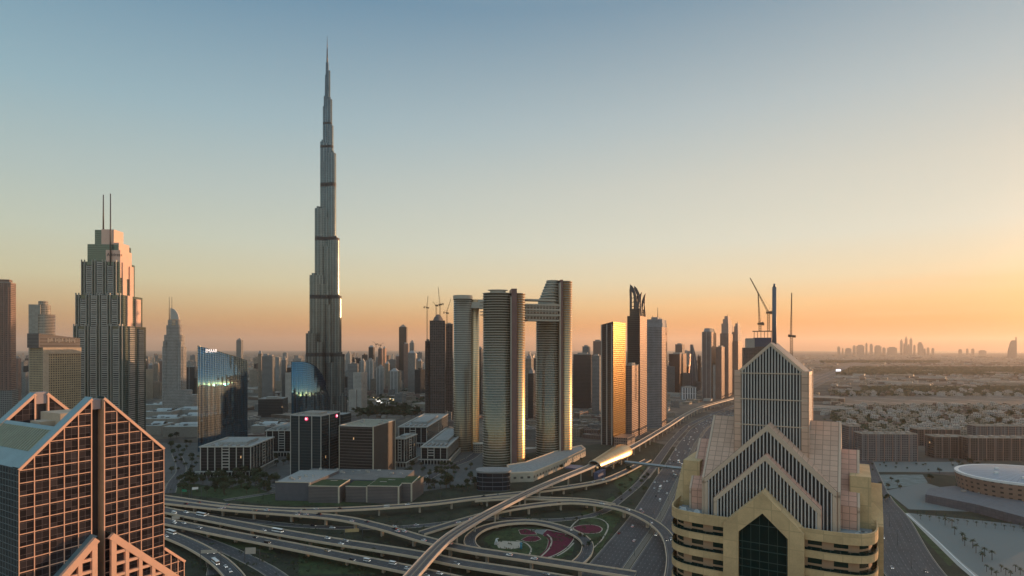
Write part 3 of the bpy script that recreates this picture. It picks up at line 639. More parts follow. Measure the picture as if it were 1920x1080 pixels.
# ================================================================ generic fitted tower, with parts
def flat(name, label, cat, pl, pc, pr, top, Y, rot, m, roofm=None, parts=(), group=None, margin=0, wall='wall', z=None, crownbox=True, base=0):
    P, wl, wr = fit(pl, pc, pr, Y, rot); z = zat(top, Y) if z is None else z
    r = thing(name, label, cat, (P[0], P[1], 0), radians(rot), group)
    q = MB(); q.prism(rect(-wl, 0, 0, wr), base, z, 0, 1); q.build(wall, [m, roofm or roofgrey], r)
    if crownbox:
        q = MB(); t_ = .5
        for a, b, c, d in ((-wl, 0, -.0, t_), (-wl, 0, wr-t_, wr), (-wl, -wl+t_, t_, wr-t_), (-t_, 0, t_, wr-t_)): q.box(a-.15, b+.15, c-.15, d+.15, z-.4, z+1.1)
        q.build('parapet', concrete, r)
        q = MB(); q.box(-wl*.75, -wl*.3, wr*.3, wr*.7, z+.01, z+4.2); q.box(-wl*.25, -wl*.12, wr*.2, wr*.4, z+.01, z+2.2); q.build('plant_room', concrete, r)
    return r, wl, wr, z
def mast(r, x, y, z0, z1, rad=.5, nm='mast'):
    q = MB(); q.tube((x, y, z0), (x, y, z1), rad, rad*.45, 6); q.build(nm, steel, r)
# ---- far left row
resA = facade('brown_residential', (.26, .17, .14), (.07, .06, .06), 3.4, 3.0, .42, .30, .15, .3, .02, .004)
resB = facade('grey_residential', (.25, .25, .24), (.06, .07, .08), 3.4, 2.6, .36, .30, .14, .3, .02, .003)
resC = facade('beige_residential', (.34, .28, .22), (.07, .065, .06), 3.4, 2.8, .40, .34, .15, .3, .02, .003)
resD = facade('ribbed_residential', (.33, .33, .32), (.05, .055, .06), 3.4, 4.2, .30, .45, .14, .3, .02, .002)
dk = facade('dark_office', (.07, .07, .075), (.04, .045, .05), 3.8, 1.5, .14, .10, .10, .5, .012, .002)
r, wl, wr, z = flat('apartment_tower', 'reddish brown apartment tower cut off by the left edge', 'tower', -26, 20, 30, 530, 1050, 22, resA)
q = MB(); q.prism(rect(-wl*.85, -wl*.1, wr*.2, wr*.8), z, z+6, 0); q.build('crown', resA, r)
q = MB()
for k in range(6): q.box(-wl+2+k*wl/6, -wl+3.2+k*wl/6, -1.2, -.01, 0, z-8*(k % 2))
q.build('pier', plain('brown_pier', (.30, .19, .155), .8), r)
q = MB(); q.box(-wl*.9, 3.5, -4, wr, 0, 95); q.build('podium_block', resB, r)
# round-topped tower
def roundtop():
    Y = 1350; r = thing('hotel_tower', 'rounded tower with a drum top left of the twin-masted skyscraper', 'tower', (XA(83, Y), Y, 0), radians(20)); zt = zat(590, Y)
    q = MB(); q.prism(rect(-24, -2, -16, 16), 0, zat(572, Y), 0, 1); q.build('slab', [plain('beige_slab', (.33, .31, .27), .7, .1, panel=(6, 3.4)), roofgrey], r)
    q = MB(); q.prism(ell(2, 0, 19, 18, 32), 0, zt, 0, 1, smooth=True); q.build('drum', [facade('drum_glass', (.42, .33, .24), (.20, .14, .09), 3.5, 30, .35, .02, .16, .55, .004, 0), roofgrey], r)
    q = MB(); q.prism(ell(-2, 0, 14, 13, 24), zt, zat(572, Y), 0, 1); q.prism(ell(-2, 0, 9, 9, 24), zat(572, Y), zat(565, Y), 0, 1); q.build('crown', [facade('drum_glass2', (.36, .33, .28), (.1, .1, .1), 4, 3, .3, .2, .2, .3), roofgrey], r)
roundtop()
# hotel block with a sloping dark top
def hotelblock():
    Y = 860; P, wl, wr = fit(74, 80, 152, Y, -20); r = thing('office_block', 'beige gridded block with a dark sloping top behind the pink-grid tower', 'building', (P[0], P[1], 0), radians(-20)); z = zat(652, Y)
    gm = facade('beige_deep_grid', (.40, .31, .20), (.05, .035, .03), 3.5, 3.3, .45, .42, .3, .1, .01, 0)
    q = MB(); q.prism(rect(-30, 0, 0, wr), 0, z, 0, 1); q.build('wall', [gm, roofgrey], r)
    q = MB(); q.box(.02, .9, 0, wr, z-9, z+.4); q.box(.02, .9, 0, 8, 0, z-9); q.build('frame', plain('beige_stone', (.45, .36, .27), .8), r)
    z1, z2 = zat(625, Y), zat(634, Y+40); q = MB(); a = 4
    for (x0, x1) in ((-28, -2),):
        V = [(x0, a-8), (x1, a-8), (x1, wr), (x0, wr)]; zz = [z1, z1, z2, z2]
        for i in range(4): j = (i+1) % 4; q.poly([V[i]+(z+.02,), V[j]+(z+.02,), V[j]+(zz[j],), V[i]+(zz[i],)], 0, [(0, z), (30, z), (30, zz[j]), (0, zz[i])])
        q.poly([V[i]+(zz[i],) for i in range(4)], 1)
    q.build('sloping_top', [facade('dark_louvred', (.13, .12, .12), (.05, .05, .055), 5, 40, .5, .02, .3, .2), steel], r)
    q = MB()
    for k in range(16):
        if k in (3, 9): continue
        y = wr*.14+k*wr*.046; q.box(-1.9, -1.6, y, y+wr*.03, (z1+z2)/2-10+(k % 3), (z1+z2)/2-4-(k % 2))
    q.build('sign_marks', concrete, r)
hotelblock()
# ---- twin-masted stepped skyscraper
def boulevard():
    Y = 990; rot = 4; r = thing('stepped_skyscraper', 'stepped glass skyscraper with twin masts, a lit pink crown and ribbed balconies', 'skyscraper', (XA(206, Y)-3, Y+8, 0), radians(rot))
    gl = facade('green_glass', (.16, .18, .17), (.085, .12, .105), 3.5, 1.7, .12, .10, .12, .6, .01, .0)
    rib = facade('balcony_stack', (.44, .43, .39), (.03, .035, .04), 3.5, 30, .38, .02, .3, .2, .01, .004)
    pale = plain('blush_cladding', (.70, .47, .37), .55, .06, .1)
    s = .9; tiers = [(612, 150, 262), (555, 153, 256), (493, 161, 243), (460, 169, 237), (432, 180, 224)]
    zs = [zat(t[0], Y) for t in tiers]; prev = 0
    for i, (ty, a, b) in enumerate(tiers):
        hw = (b-a)/2*s*.80; cx = ((a+b)/2-206)*s; dp = hw*.76; z = zs[i]; z0 = 0 if i == 0 else zs[i-1]
        q = MB(); q.prism(rect(cx-hw, cx+hw, -dp, dp), z0, z, 0, 1); q.build('shaft_tier', [gl, roofgrey], r)
        # bays standing out: alternating glass and balcony stacks
        if i < 3:
            nb = 4 if i < 2 else 3; wv = 2*hw/(nb*2+1)
            q = MB()
            for k in range(nb): x = cx-hw+wv*(2*k+.9); q.box(x, x+wv*1.1, -dp-2.2, -dp+.01, z0 if i else 0, z-(6 if k in (0, nb-1) else 0), 0, 1)
            q.build('balcony_bay', [rib, roofgrey], r)
            q = MB()
            for k in range(2): y = -dp+dp*2*(.15+.45*k); q.box(cx+hw-.01, cx+hw+2.0, y, y+dp*.5, z0, z-4*k, 0, 1)
            q.build('side_bay', [pale if i > 0 else rib, roofgrey], r)
            q = MB()
            for k in range(nb+1):
                for o in (0, wv*.55): x = cx-hw+wv*2*k+o; q.box(x-.25, x+.25, -dp-2.9, -dp+.02, z0 if i else 0, z+3)
            q.build('vertical_fin', plain('pale_fin', (.45, .43, .38), .5, .1), r)
    # blush panels of the crown, facing the sunset side
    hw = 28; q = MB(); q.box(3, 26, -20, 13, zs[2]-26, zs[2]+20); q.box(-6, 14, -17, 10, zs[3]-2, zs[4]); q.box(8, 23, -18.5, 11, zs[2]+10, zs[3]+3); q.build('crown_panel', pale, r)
    q = MB(); q.box(-30, 20, -20.6, 15, zs[2]-33, zs[2]-16); q.build('dark_band', plain('dark_louvre', (.03, .035, .04), .5, .1), r)
    lettering('Address', 7.5, plain('sign_brown', (.06, .03, .03), .5), r, (17, -20.2, zs[2]+12), (radians(90), 0, 0))
    for px, y0 in ((194, 432), (206.5, 432)):
        yl = -22 if px > 200 else -14; X = XA(px, Y+8+yl)-(XA(206, Y)-3)+(.7*yl*.1); q = MB(); q.tube((X, yl, zat(500 if px > 200 else 432, Y)), (X, yl, zat(367, Y)), 1.25, .8, 8); q.build('mast', plain('mast_dark', (.09, .085, .085), .5, .1), r)
boulevard()
# ---- smaller masted hotel tower
def downtown():
    Y = 1450; s = Y/F; r = thing('masted_hotel_tower', 'pale ribbed hotel tower with a quarter-round top and two thin masts', 'tower', (XA(327, Y), Y, 0), radians(12))
    rm = facade('pale_ribs', (.42, .40, .37), (.08, .08, .085), 3.6, 2.3, .20, .42, .2, .3, .01, .002)
    q = MB()
    for a, z0, z1 in ((19.5, 0, zat(650, Y)), (16.5, 0, zat(628, Y)), (13, 0, zat(610, Y)), (10.5, 0, zat(600, Y))): q.prism(ell(0, 0, a*s, a*s*.62, 32, 3.2), z0, z1, 0, 1)
    q.build('shaft', [rm, roofgrey], r)
    q = MB()
    for sg in (-1, 1): q.box(sg*13*s-3, sg*13*s+3, -17*s*.62-3, 0, 0, zat(640, Y))
    q.build('bay', rm, r)
    q = MB(); q.prism(ell(1, 0, 8.5*s, 7*s, 24), zat(612, Y), zat(599, Y), 0, 1, smooth=True); q.build('lantern', facade('copper_glass', (.5, .32, .2), (.40, .24, .14), 4, 40, .2, .02, .2, .6), r)
    q = MB(); n = 10; x0 = -6*s; x1 = 8.5*s; zb = zat(601, Y); zt = zat(578, Y)   # quarter-round sail
    pr = [(x0+(x1-x0)*sin(pi/2*i/n), zb+(zt-zb)*cos(pi/2*i/n)) for i in range(n+1)]+[(x0, zb)]
    q.poly([(x, -4, z) for x, z in pr], 0); q.poly([(x, 4, z) for x, z in pr][::-1], 0)
    for i in range(len(pr)): j = (i+1) % len(pr); q.poly([(pr[i][0], -4, pr[i][1]), (pr[i][0], 4, pr[i][1]), (pr[j][0], 4, pr[j][1]), (pr[j][0], -4, pr[j][1])], 0)
    q.build('sail_top', plain('pale_cladding', (.45, .42, .38), .6, .1), r)
    for px in (319, 323.5): X = (px-327)*s; mast(r, X, -3, zat(600, Y), zat(557, Y), 1.0)
    q = MB(); q.prism(ell(14, -4, 30*s, 16*s, 28), 0, zat(740, Y), 0, 1); q.prism(ell(10, -4, 24*s, 14*s, 28), 0, zat(731, Y), 0, 1); q.build('podium', [rm, roofgrey], r)
downtown()
# ================================================================ blue mirrored buildings
bluem = facade('blue_mirror', (.03, .08, .10), (.016, .21, .40), 3.9, 3.0, .05, .16, .045, .95, .0022, .0, wr=.4)
for n_ in bluem.node_tree.nodes:
    if n_.type == 'BSDF_PRINCIPLED': n_.inputs['Coat Weight'].default_value = 1; n_.inputs['Coat IOR'].default_value = 1.45; n_.inputs['Coat Roughness'].default_value = .03
def sailface(name, label, P, rot, wd, ztops, pexp, depth, fins=5.2, sign=None, lean=12.0, z1=88.0, curveR=0.0):
    r = thing(name, label, 'building', (P[0], P[1], 0), radians(rot)); q = MB(); ny, nz = 24, 30; ins = depth*1.12
    zl, zr = ztops; zm = max(zl, zr)
    def off(z): return 0.0
    nz = 44
    def tilt(z): return radians(1.4)+(radians(lean)*(1-math.exp(-(z-z1)/13)) if z > z1 else 0)
    def pt(i, j):
        f = i/ny; zt = zl+(zr-zl)*f**pexp; z = zt*j/nz; return (-curveR*(f-.5)**2*4-.14*(i % 2), f*wd, z)
    for i in range(ny):        # shingled panes: every storey's glass leans back a little, more towards the top
        for j in range(nz):
            a, b, c, d = pt(i, j), pt(i+1, j), pt(i+1, j+1), pt(i, j+1); tc, td = math.tan(tilt((b[2]+c[2])/2))*(c[2]-b[2]), math.tan(tilt((a[2]+d[2])/2))*(d[2]-a[2])
            c2, d2 = (c[0]-tc, c[1], c[2]), (d[0]-td, d[1], d[2])
            q.poly([a, b, c2, d2], 0, [(p[1], p[2]) for p in (a, b, c, d)]); q.poly([d2, c2, c, d], 0)
    q.build('mirror_front', bluem, r)
    q = MB()
    for s_, m_ in ((0, 1), (1, 1)):
        i = ny*s_
        for j in range(nz):
            a, b = pt(i, j), pt(i, j+1); by = ins if s_ == 0 else wd; P_ = [(a[0], a[1], a[2]), (b[0], b[1], b[2]), (-depth, by, b[2]), (-depth, by, a[2])]
            q.poly(P_ if s_ == 0 else P_[::-1], 0, [(p[0], p[2]) for p in (P_ if s_ == 0 else P_[::-1])])
    for i in range(ny): a, b = pt(i, nz), pt(i+1, nz); q.poly([(a[0], a[1], a[2]-2.5), (b[0], b[1], b[2]-2.5), (-depth, max(b[1], ins), b[2]-2.5), (-depth, max(a[1], ins), a[2]-2.5)], 1)
    q.poly([(-depth, ins, 0), (-depth, wd, 0), (-depth, wd, zr), (-depth, ins, zl)][::-1], 0); q.build('side_wall', [dk, roofgrey], r)
    q = MB(); k = 0
    while k*fins <= wd:      # vertical glass fins down the front
        f = min(1, k*fins/wd)
        for j in range(0, nz, 2):
            a = (off((zl+(zr-zl)*f**pexp)*j/nz)-curveR*(f-.5)**2*4, f*wd, (zl+(zr-zl)*f**pexp)*j/nz); z2 = (zl+(zr-zl)*f**pexp)*(j+2)/nz; b = (off(z2)-curveR*(f-.5)**2*4, f*wd, z2)
            q.poly([(a[0], a[1]-.07, a[2]), (b[0], b[1]-.07, b[2]), (b[0]+.18, b[1]-.07, b[2]), (a[0]+.18, a[1]-.07, a[2])], 0)
            q.poly([(a[0], a[1]+.07, a[2]), (a[0]+.18, a[1]+.07, a[2]), (b[0]+.18, b[1]+.07, b[2]), (b[0], b[1]+.07, b[2])], 0)
            q.poly([(a[0]+.18, a[1]-.07, a[2]), (b[0]+.18, b[1]-.07, b[2]), (b[0]+.18, b[1]+.07, b[2]), (a[0]+.18, a[1]+.07, a[2])], 0)
        k += 1
    q.build('glass_fins', plain('fin_steel', (.05, .09, .11), .3, .1, metal=.6), r)
    return r, off
P, wl, wr = fit(371, 374, 467, 960, -14)
r, off = sailface('mirror_tower', 'blue mirror-glass tower with a slanting top, reflecting the sunset, EMAAR on its face', P, -14, wr, (zat(648, 960), zat(676, 960+wr*.9)), 1.0, 22, lean=19, z1=106.0, curveR=3.2)
lettering('EMAAR', 8.2, glow('sign_white', (.85, .9, .95), .5), r, (1.0, wr*.21, 165.5), (radians(90), 0, radians(90)))
P, wl, wr = fit(548, 551, 623, 900, -14)
r, off = sailface('mirror_building', 'smaller leaf-shaped blue mirror-glass building beside the foot of the needle tower', P, -14, wr, (zat(678, 900), zat(748, 900+wr)), 3.2, 20, lean=19, z1=92, curveR=4)
def roofunits(r, x0, x1, y0, y1, z, n, seed):
    random.seed(seed)
    for k in range(n):
        x, y = random.uniform(x0+3, x1-6), random.uniform(y0+3, y1-5); w_, d_, h = random.uniform(1.6, 4.5), random.uniform(1.4, 3), random.uniform(.9, 2.4)
        q = MB(); q.box(x, x+w_, y, y+d_, z+.02, z+h); q.box(x+.3, x+w_-.3, y+.3, y+d_-.3, z+h, z+h+.25); q.build('roof_unit', [roofgrey, palef, concrete][k % 3], r)
# ================================================================ office blocks of the square: pale arcade, fascia and frames
offg = facade('square_office', (.03, .03, .033), (.022, .026, .03), 3.9, 1.4, .18, .06, .12, .4, .01, .006)
palef = plain('pale_frame', (.42, .40, .36), .7, .1, .3)
def squareblock(label, pl, pc, pr, ytop, Y, rot, strips=(), group='square-set office blocks', cols=None):
    P, wl, wr = fit(pl, pc, pr, Y, rot); z = zat(ytop, Y); r = thing('office_block', label, 'building', (P[0], P[1], 0), radians(rot), group)
    q = MB(); q.prism(rect(-wl, 0, 0, wr), 0, z-1.6, 0, 1); q.build('wall', [offg, roofgrey], r)
    q = MB(); o = 1.6
    for a, b, c, d in ((-wl-o, o, -o, 1.2), (-wl-o, o, wr-1.2, wr+o), (-wl-o, -wl+1.2, 1.2, wr-1.2), (-1.2, o, 1.2, wr-1.2)): q.box(a, b, c, d, z-1.6, z)
    q.build('fascia', palef, r)
    for s0, s1, nx, face in ((0, wl, cols or max(3, int(wl/9)), 0), (0, wr, max(3, int(wr/9)), 1)):
        q = MB()
        for k in range(nx+1):
            t_ = s0+(s1-s0)*k/nx; w_ = .55
            if face == 0: q.box(-t_-w_, -t_+w_, -.5, -.01, 8, z-1.7)
            else: q.box(.01, .5, t_-w_, t_+w_, 8, z-1.7)
        for k in (nx//2,):        # ladder-like bay
            t_ = s0+(s1-s0)*(k+.5)/nx; zz = 12
            while zz < z-4:
                if face == 0: q.box(-t_-(s1-s0)/nx*.5, -t_+(s1-s0)/nx*.5, -.42, -.02, zz, zz+1.2)
                else: q.box(.02, .42, t_-(s1-s0)/nx*.5, t_+(s1-s0)/nx*.5, zz, zz+1.2)
                zz += 3.9
        q.build('frame', palef, r)
    q = MB(); o = 5
    for a, b, c, d in ((-wl-o, o, -o, -o+1.6), (o-1.6, o, -o+1.6, wr+o)): q.box(a, b, c, d, 6.6, 8.0)
    k = 0
    while k*4.6 < wl+o: q.box(-k*4.6-.4+o-.5, -k*4.6+.4+o-.5, -o+.3, -o+1.1, 0, 6.58); k += 1
    k = 1
    while k*4.6 < wr+o: q.box(o-1.2, o-.4, -o+k*4.6-.4, -o+k*4.6+.4, 0, 6.58); k += 1
    q.build('arcade', palef, r)
    q = MB(); q.box(-wl*.8, -wl*.2, wr*.25, wr*.75, z-1.58, z+2.4); q.build('plant_room', roofgrey, r)
    for k in range(5): x = -wl*(.15+.17*k); q = MB(); q.box(x-1.2, x+1.2, wr*.08, wr*.18, z-1.58, z+.3); q.build('roof_unit', concrete, r)
    return r
squareblock('low pale-framed office block with a ground arcade in front of the tall mirror tower', 376, 470, 512, 836, 779, 2)
squareblock('pale-framed office block half hidden behind the block with red H signs', 500, 556, 590, 806, 925, 2)
squareblock('narrow pale-framed office block just right of the beige box building', 741, 758, 780, 822, 840, -12)
squareblock('pale-framed office block with arcade near the foot of the round-ended towers', 790, 838, 880, 838, 860, -4)
squareblock('rearmost pale-framed office block behind the arcade blocks', 748, 800, 846, 800, 1010, -4)
# ---- block with the H signs
def hblock():
    Y = 773; P, wl, wr = fit(545, 602, 637, Y, -12); z = zat(781, Y); r = thing('hotel_block', 'dark glass hotel block with pale piers and glowing red H signs', 'building', (P[0], P[1], 0), radians(-12))
    gm = facade('teal_office', (.045, .06, .07), (.03, .055, .065), 3.8, 1.5, .10, .08, .1, .45, .012, .002)
    q = MB(); q.prism(rect(-wl, 0, 0, wr), 0, z, 0, 1); q.build('wall', [gm, roofgrey], r)
    q = MB(); q.prism(rect(-wl*.3, 4, wr, wr+26), 0, z-3, 0, 1); q.build('rear_wing', [gm, roofgrey], r)
    for k, (t_, f) in enumerate([(0, 0), (.30, 0), (.72, 0), (1, 0), (.42, 1), (1, 1)]):
        q = MB(); 
        if f == 0: q.box(-wl*t_-.45, -wl*t_+.45, -.6, -.01, 0, z+.8)
        else: q.box(.01, .6, wr*t_-.45, wr*t_+.45, 0, z+.8)
        q.build('pier', palef, r)
    q = MB()
    for a, b, c, d in ((-wl-.6, .6, -.6, .6), (-wl-.6, .6, wr-.6, wr+.6), (-wl-.6, -wl+.6, .6, wr-.6), (-.6, .6, .6, wr-.6)): q.box(a, b, c, d, z+.82, z+2)
    q.build('parapet', palef, r)
    q = MB(); q.box(-wl*.75, -wl*.25, wr*.3, wr*.7, z+.02, z+3.4); q.tube((-wl*.5, wr*.5, z+3.4), (-wl*.5, wr*.5, z+3.7), 5.0, 5.0, 20); q.build('helipad', concrete, r); roofunits(r, -wl*.95, -wl*.72, 2, wr-2, z, 4, 2)
    for f, (x, y) in enumerate(((-wl*.47, -.3), (.3, wr*.80))):
        q = MB(); n = Vector((0, -1, 0)) if f == 0 else Vector((1, 0, 0)); c = Vector((x, y, z-3.6)); q.tube(c-n*.1, c+n*.8, 2.6, 2.6, 20); s_ = q.build('sign_disc', glow('sign_red', (.75, .03, .12), .55), r)
        lettering('H', 3.9, glow('sign_letter', (1, .82, .85), 1.6), s_, tuple(c+n*1.0), (radians(90), 0, 0 if f == 0 else radians(90)), 'sign_letter')
hblock()
def boxblock():
    Y = 754; P, wl, wr = fit(636, 700, 741, Y, -12); z = zat(801, Y); r = thing('office_block', 'brown-glass box block with one pale corner edge, right of the H-signed hotel', 'building', (P[0], P[1], 0), radians(-12))
    q = MB(); q.poly([(-wl, 0, 0), (0, 0, 0), (0, 0, z), (-wl, 0, z)], 0, [(0, 0), (wl, 0), (wl, z), (0, z)]); q.poly([(0, 0, 0), (0, wr, 0), (0, wr, z), (0, 0, z)], 1, [(0, 0), (wr, 0), (wr, z), (0, z)])
    q.poly([(0, wr, 0), (-wl, wr, 0), (-wl, wr, z), (0, wr, z)], 1); q.poly([(-wl, wr, 0), (-wl, 0, 0), (-wl, 0, z), (-wl, wr, z)], 1)
    q.build('wall', [facade('brown_glass', (.085, .075, .07), (.035, .032, .032), 3.9, 1.4, .2, .07, .12, .4, .012, .004), facade('bronze_louvre', (.085, .075, .068), (.05, .045, .042), 1.3, 60, .4, .0, .4, .2, .003, 0)], r)
    q = MB(); q.box(-.7, .5, -.7, -.01, 0, z+1); q.box(.01, .6, wr-.9, wr+.1, 0, z+1); q.box(-wl-.2, -wl+.5, -.5, -.01, 0, z+1); q.build('corner_edge', plain('pale_edge', (.50, .44, .34), .7), r)
    q = MB()
    for a, b, c, d in ((-wl-.3, .3, -.3, .8), (-wl-.3, .3, wr-.8, wr+.3), (-wl-.3, -wl+.8, .8, wr-.8), (-.8, .3, .8, wr-.8)): q.box(a, b, c, d, z+.02, z+1.4)
    q.poly([(-wl, 0, z), (0, 0, z), (0, wr, z), (-wl, wr, z)], 1); q.build('roof', [palef, plain('khaki_roof', (.27, .26, .20), .9, .2, .2)], r); roofunits(r, -wl, 0, 0, wr, z, 9, 3)
boxblock()
def podium():
    Y = 650; r = thing('podium', 'low podium of louvred boxes with lawns on its roof, below the H-signed hotel', 'building', (XA(640, Y), Y, 0), radians(-4))
    s = Y/F; lv = facade('podium_louvre', (.16, .145, .14), (.07, .065, .07), 1.6, 40, .45, .0, .5, .1, .0, 0, wr=.8); gr = plain('roof_lawn', (.032, .062, .022), .95, .35, .15); dk2 = plain('slate_wall', (.09, .095, .11), .7, .15, .2)
    for i, (a, b, yt, m_, top_, back) in enumerate([(512, 580, 905, dk2, roofgrey, 66), (581, 640, 909, lv, gr, 34), (648, 690, 911, lv, gr, 30), (692, 752, 908, lv, gr, 44), (752, 772, 906, lv, gr, 38)]):
        q = MB(); x0, x1 = (a-640)*s, (b-640)*s; yo = (0, -6, 0, -4, 6)[i]; z = zat(yt, Y); q.prism([(x0, yo), (x1, yo), (x1+back*.12, yo+back), (x0-back*(.12 if i else .0), yo+back)] if i in (0, 4) else rect(x0, x1, yo, yo+back), 0, z-.8, 0, 1); o = q.build('box', [m_, top_], r)
        q = MB(); q.box(x1-1.4, x1+.3, yo-.8, yo-.02, 0, z); q.box(x0, x1-1.45, yo-.5, yo+.5, z-.78, z); 
        if i: q.box(x1-.5, x1+.3, yo+.5, yo+back, z-.78, z)
        q.build('pale_pier', plain('pale_edge', (.50, .44, .34), .7), r)
    q = MB(); q.box(-72, 60, 34, 92, 0, 17, 0, 1); q.build('rear_deck', [dk2, plain('deck_roof', (.16, .165, .16), .9, .3, .1)], r)
    roofunits(r, -70, 56, 60, 90, 17, 16, 8); roofunits(r, -72, -38, 4, 40, zat(905, Y)-.8, 8, 9)
    q = MB()
    for x, y in ((-20, 20), (-8, 26), (38, 18), (45, 28)): q.box(x, x+8, y, y+.6, zat(908, Y)-.78, zat(908, Y)-.3)
    q.build('roof_path', palec, r)
podium()
# ================================================================ round-ended towers joined by a bridge
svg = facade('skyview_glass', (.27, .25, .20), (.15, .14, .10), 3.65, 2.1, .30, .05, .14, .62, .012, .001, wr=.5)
sv_sungold = facade('skyview_sun_gold', (.55, .40, .26), (.92, .60, .30), 3.65, 2.1, .22, .04, .38, .95, .02, 0, wr=.42, wmetal=.7)  # sun glints on the right-hand lobes are put into this gold glass colour
slabm = plain('balcony_slab', (.40, .37, .31), .45, .08, .3); redd = plain('maroon_core', (.16, .09, .085), .5, .15, .1)
def lobe(r, cx, cy, a, b, z, m_, p=2.0, rings=True, z0=0, n=40, out=.9, skip=0):
    q = MB(); P = ell(cx, cy, a, b, n, p); q.prism(P, z0, z, 0, 1, smooth=True); q.build('glass_lobe', [m_, roofgrey], r)
    if rings:
        q = MB(); zz = max(z0, 14.6)+.2; O = ell(cx, cy, a+out, b+out, n, p)
        while zz < z+.5: q.prism(O, zz, zz+.75, 0, bot=True); zz += 3.65*(2 if skip else 1)
        q.build('balcony_slabs', slabm, r)
def skyview():
    g_ = 'pair of round-ended towers joined by a sky bridge'
    # left one
    Y = 832; s = Y/F; r = thing('round_ended_tower', 'left one of the two bridged round-ended towers, with ringed balconies and a right edge coloured sunset gold', 'skyscraper', (XA(945, Y), Y+16, 0), radians(6), g_)
    lobe(r, -13*s, 0, 27*s, 15, zat(548, Y), svg); lobe(r, 28*s, 8, 13*s, 17, zat(548, Y), sv_sungold)
    q = MB(); q.box(12*s, 22*s, -17, 15, 0, zat(541, Y), 0, 1); q.build('core_slab', [redd, roofgrey], r)
    q = MB(); q.box(10.2*s, 11.8*s, -17.5, 10, 0, zat(556, Y)); q.build('pale_edge', slabm, r)
    q = MB()
    for k, (a, yy) in enumerate(((21, 561), (18.5, 555), (17, 549), (19, 543))): q.prism(ell(-12*s, 1, a*s, a*.55*s, 32), zat(yy, Y), zat(yy, Y)+1.1, 0, bot=True)
    q.prism(ell(-12*s, 1, 15*s, 8.6*s, 32), zat(549, Y), zat(543, Y), 0); q.build('crown_discs', slabm, r)
    q = MB(); 
    for k in range(5): zz = zat(566+k*6, Y); q.box(-46*s, -30*s, -4, 8, zz, zz+.8)
    q.build('side_terrace', slabm, r)
    # right one
    Y = 905; s = Y/F; r = thing('round_ended_tower', 'right and taller one of the two bridged round-ended towers, with a terraced left shoulder', 'skyscraper', (XA(1040, Y), Y+16, 0), radians(6), g_)
    lobe(r, -12*s, 0, 22*s, 16, zat(575, Y), svg); lobe(r, 22*s, 7, 14*s, 17, zat(525, Y), sv_sungold)
    for k in range(9): zz = zat(575-k*5.6, Y); f = 1-k*.055; lobe(r, (-12+k*1.1)*s, 0, 21*f*s, 15*f, zz+5.6*s-.3, svg, rings=False, z0=zz)
    q = MB()
    for k in range(10): zz = zat(575-k*5.6, Y); f = 1-k*.055; q.prism(ell((-12+k*1.1)*s, 0, 23.5*f*s, 17*f, 32), zz-.6, zz+.6, 0, bot=True)
    q.build('crown_discs', slabm, r)
    q = MB(); q.box(7*s, 9.5*s, -17.5, 12, 0, zat(530, Y)); q.build('pale_edge', slabm, r)
    q = MB(); q.box(9.6*s, 14*s, -15, 14, 0, zat(524, Y), 0, 1); q.build('core_slab', [redd, roofgrey], r)
    # the sky bridge between them
    Yb = 872; s = Yb/F; r = thing('sky_bridge', 'long white sky bridge of stacked decks linking the two round-ended towers', 'bridge', (XA(1010, Yb), Yb+8, 0), radians(18))
    q = MB()
    for k, (yy, a, b) in enumerate([(562, -44, 30), (571, -36, 38), (580, -36, 40), (590, -34, 40), (600, -26, 38)]): q.box(a*s, b*s, -9, 9, zat(yy+2, Yb), zat(yy-1, Yb))
    q.build('deck', slabm, r)
    q = MB()
    for yy in (571, 580, 590): q.box(-34*s, 36*s, -7.5, 7.5, zat(yy+8, Yb), zat(yy+2, Yb)-.01)
    q.build('glazing', facade('bridge_windows', (.3, .29, .26), (.05, .05, .05), 7, 5, .2, .3, .15, .4), r)
    # third tower behind, left, with its beam
    Y = 960; s = Y/F; r = thing('curved_tower', 'smooth curved tower left of the bridged pair, with a groove coloured sunset gold', 'skyscraper', (XA(873, Y), Y+18, 0), radians(8))
    sm = facade('smooth_tower', (.26, .22, .165), (.16, .14, .10), 3.65, 1.5, .30, .10, .2, .5, .006, 0, wr=.45)
    lobe(r, -7*s, 0, 17.5*s, 17, zat(556, Y), sm, 2.6, rings=False); lobe(r, 15*s, 8, 10*s, 16, zat(560, Y), sv_sungold, 2.2, rings=False)
    q = MB(); q.prism(ell(-7*s, 0, 18.5*s, 18, 32, 2.6), zat(560, Y), zat(553, Y), 0, 1); q.build('crown', [slabm, roofgrey], r)
    q = MB(); q.box(-2*s, 46*s, -10, 8, zat(577, Y), zat(572, Y)); q.box(-2*s, 46*s, -8, 6, zat(571.8, Y), zat(565, Y)); q.box(0, 40*s, -5, 4, zat(564.8, Y), zat(560, Y)); q.build('roof_beam', slabm, r)
skyview()
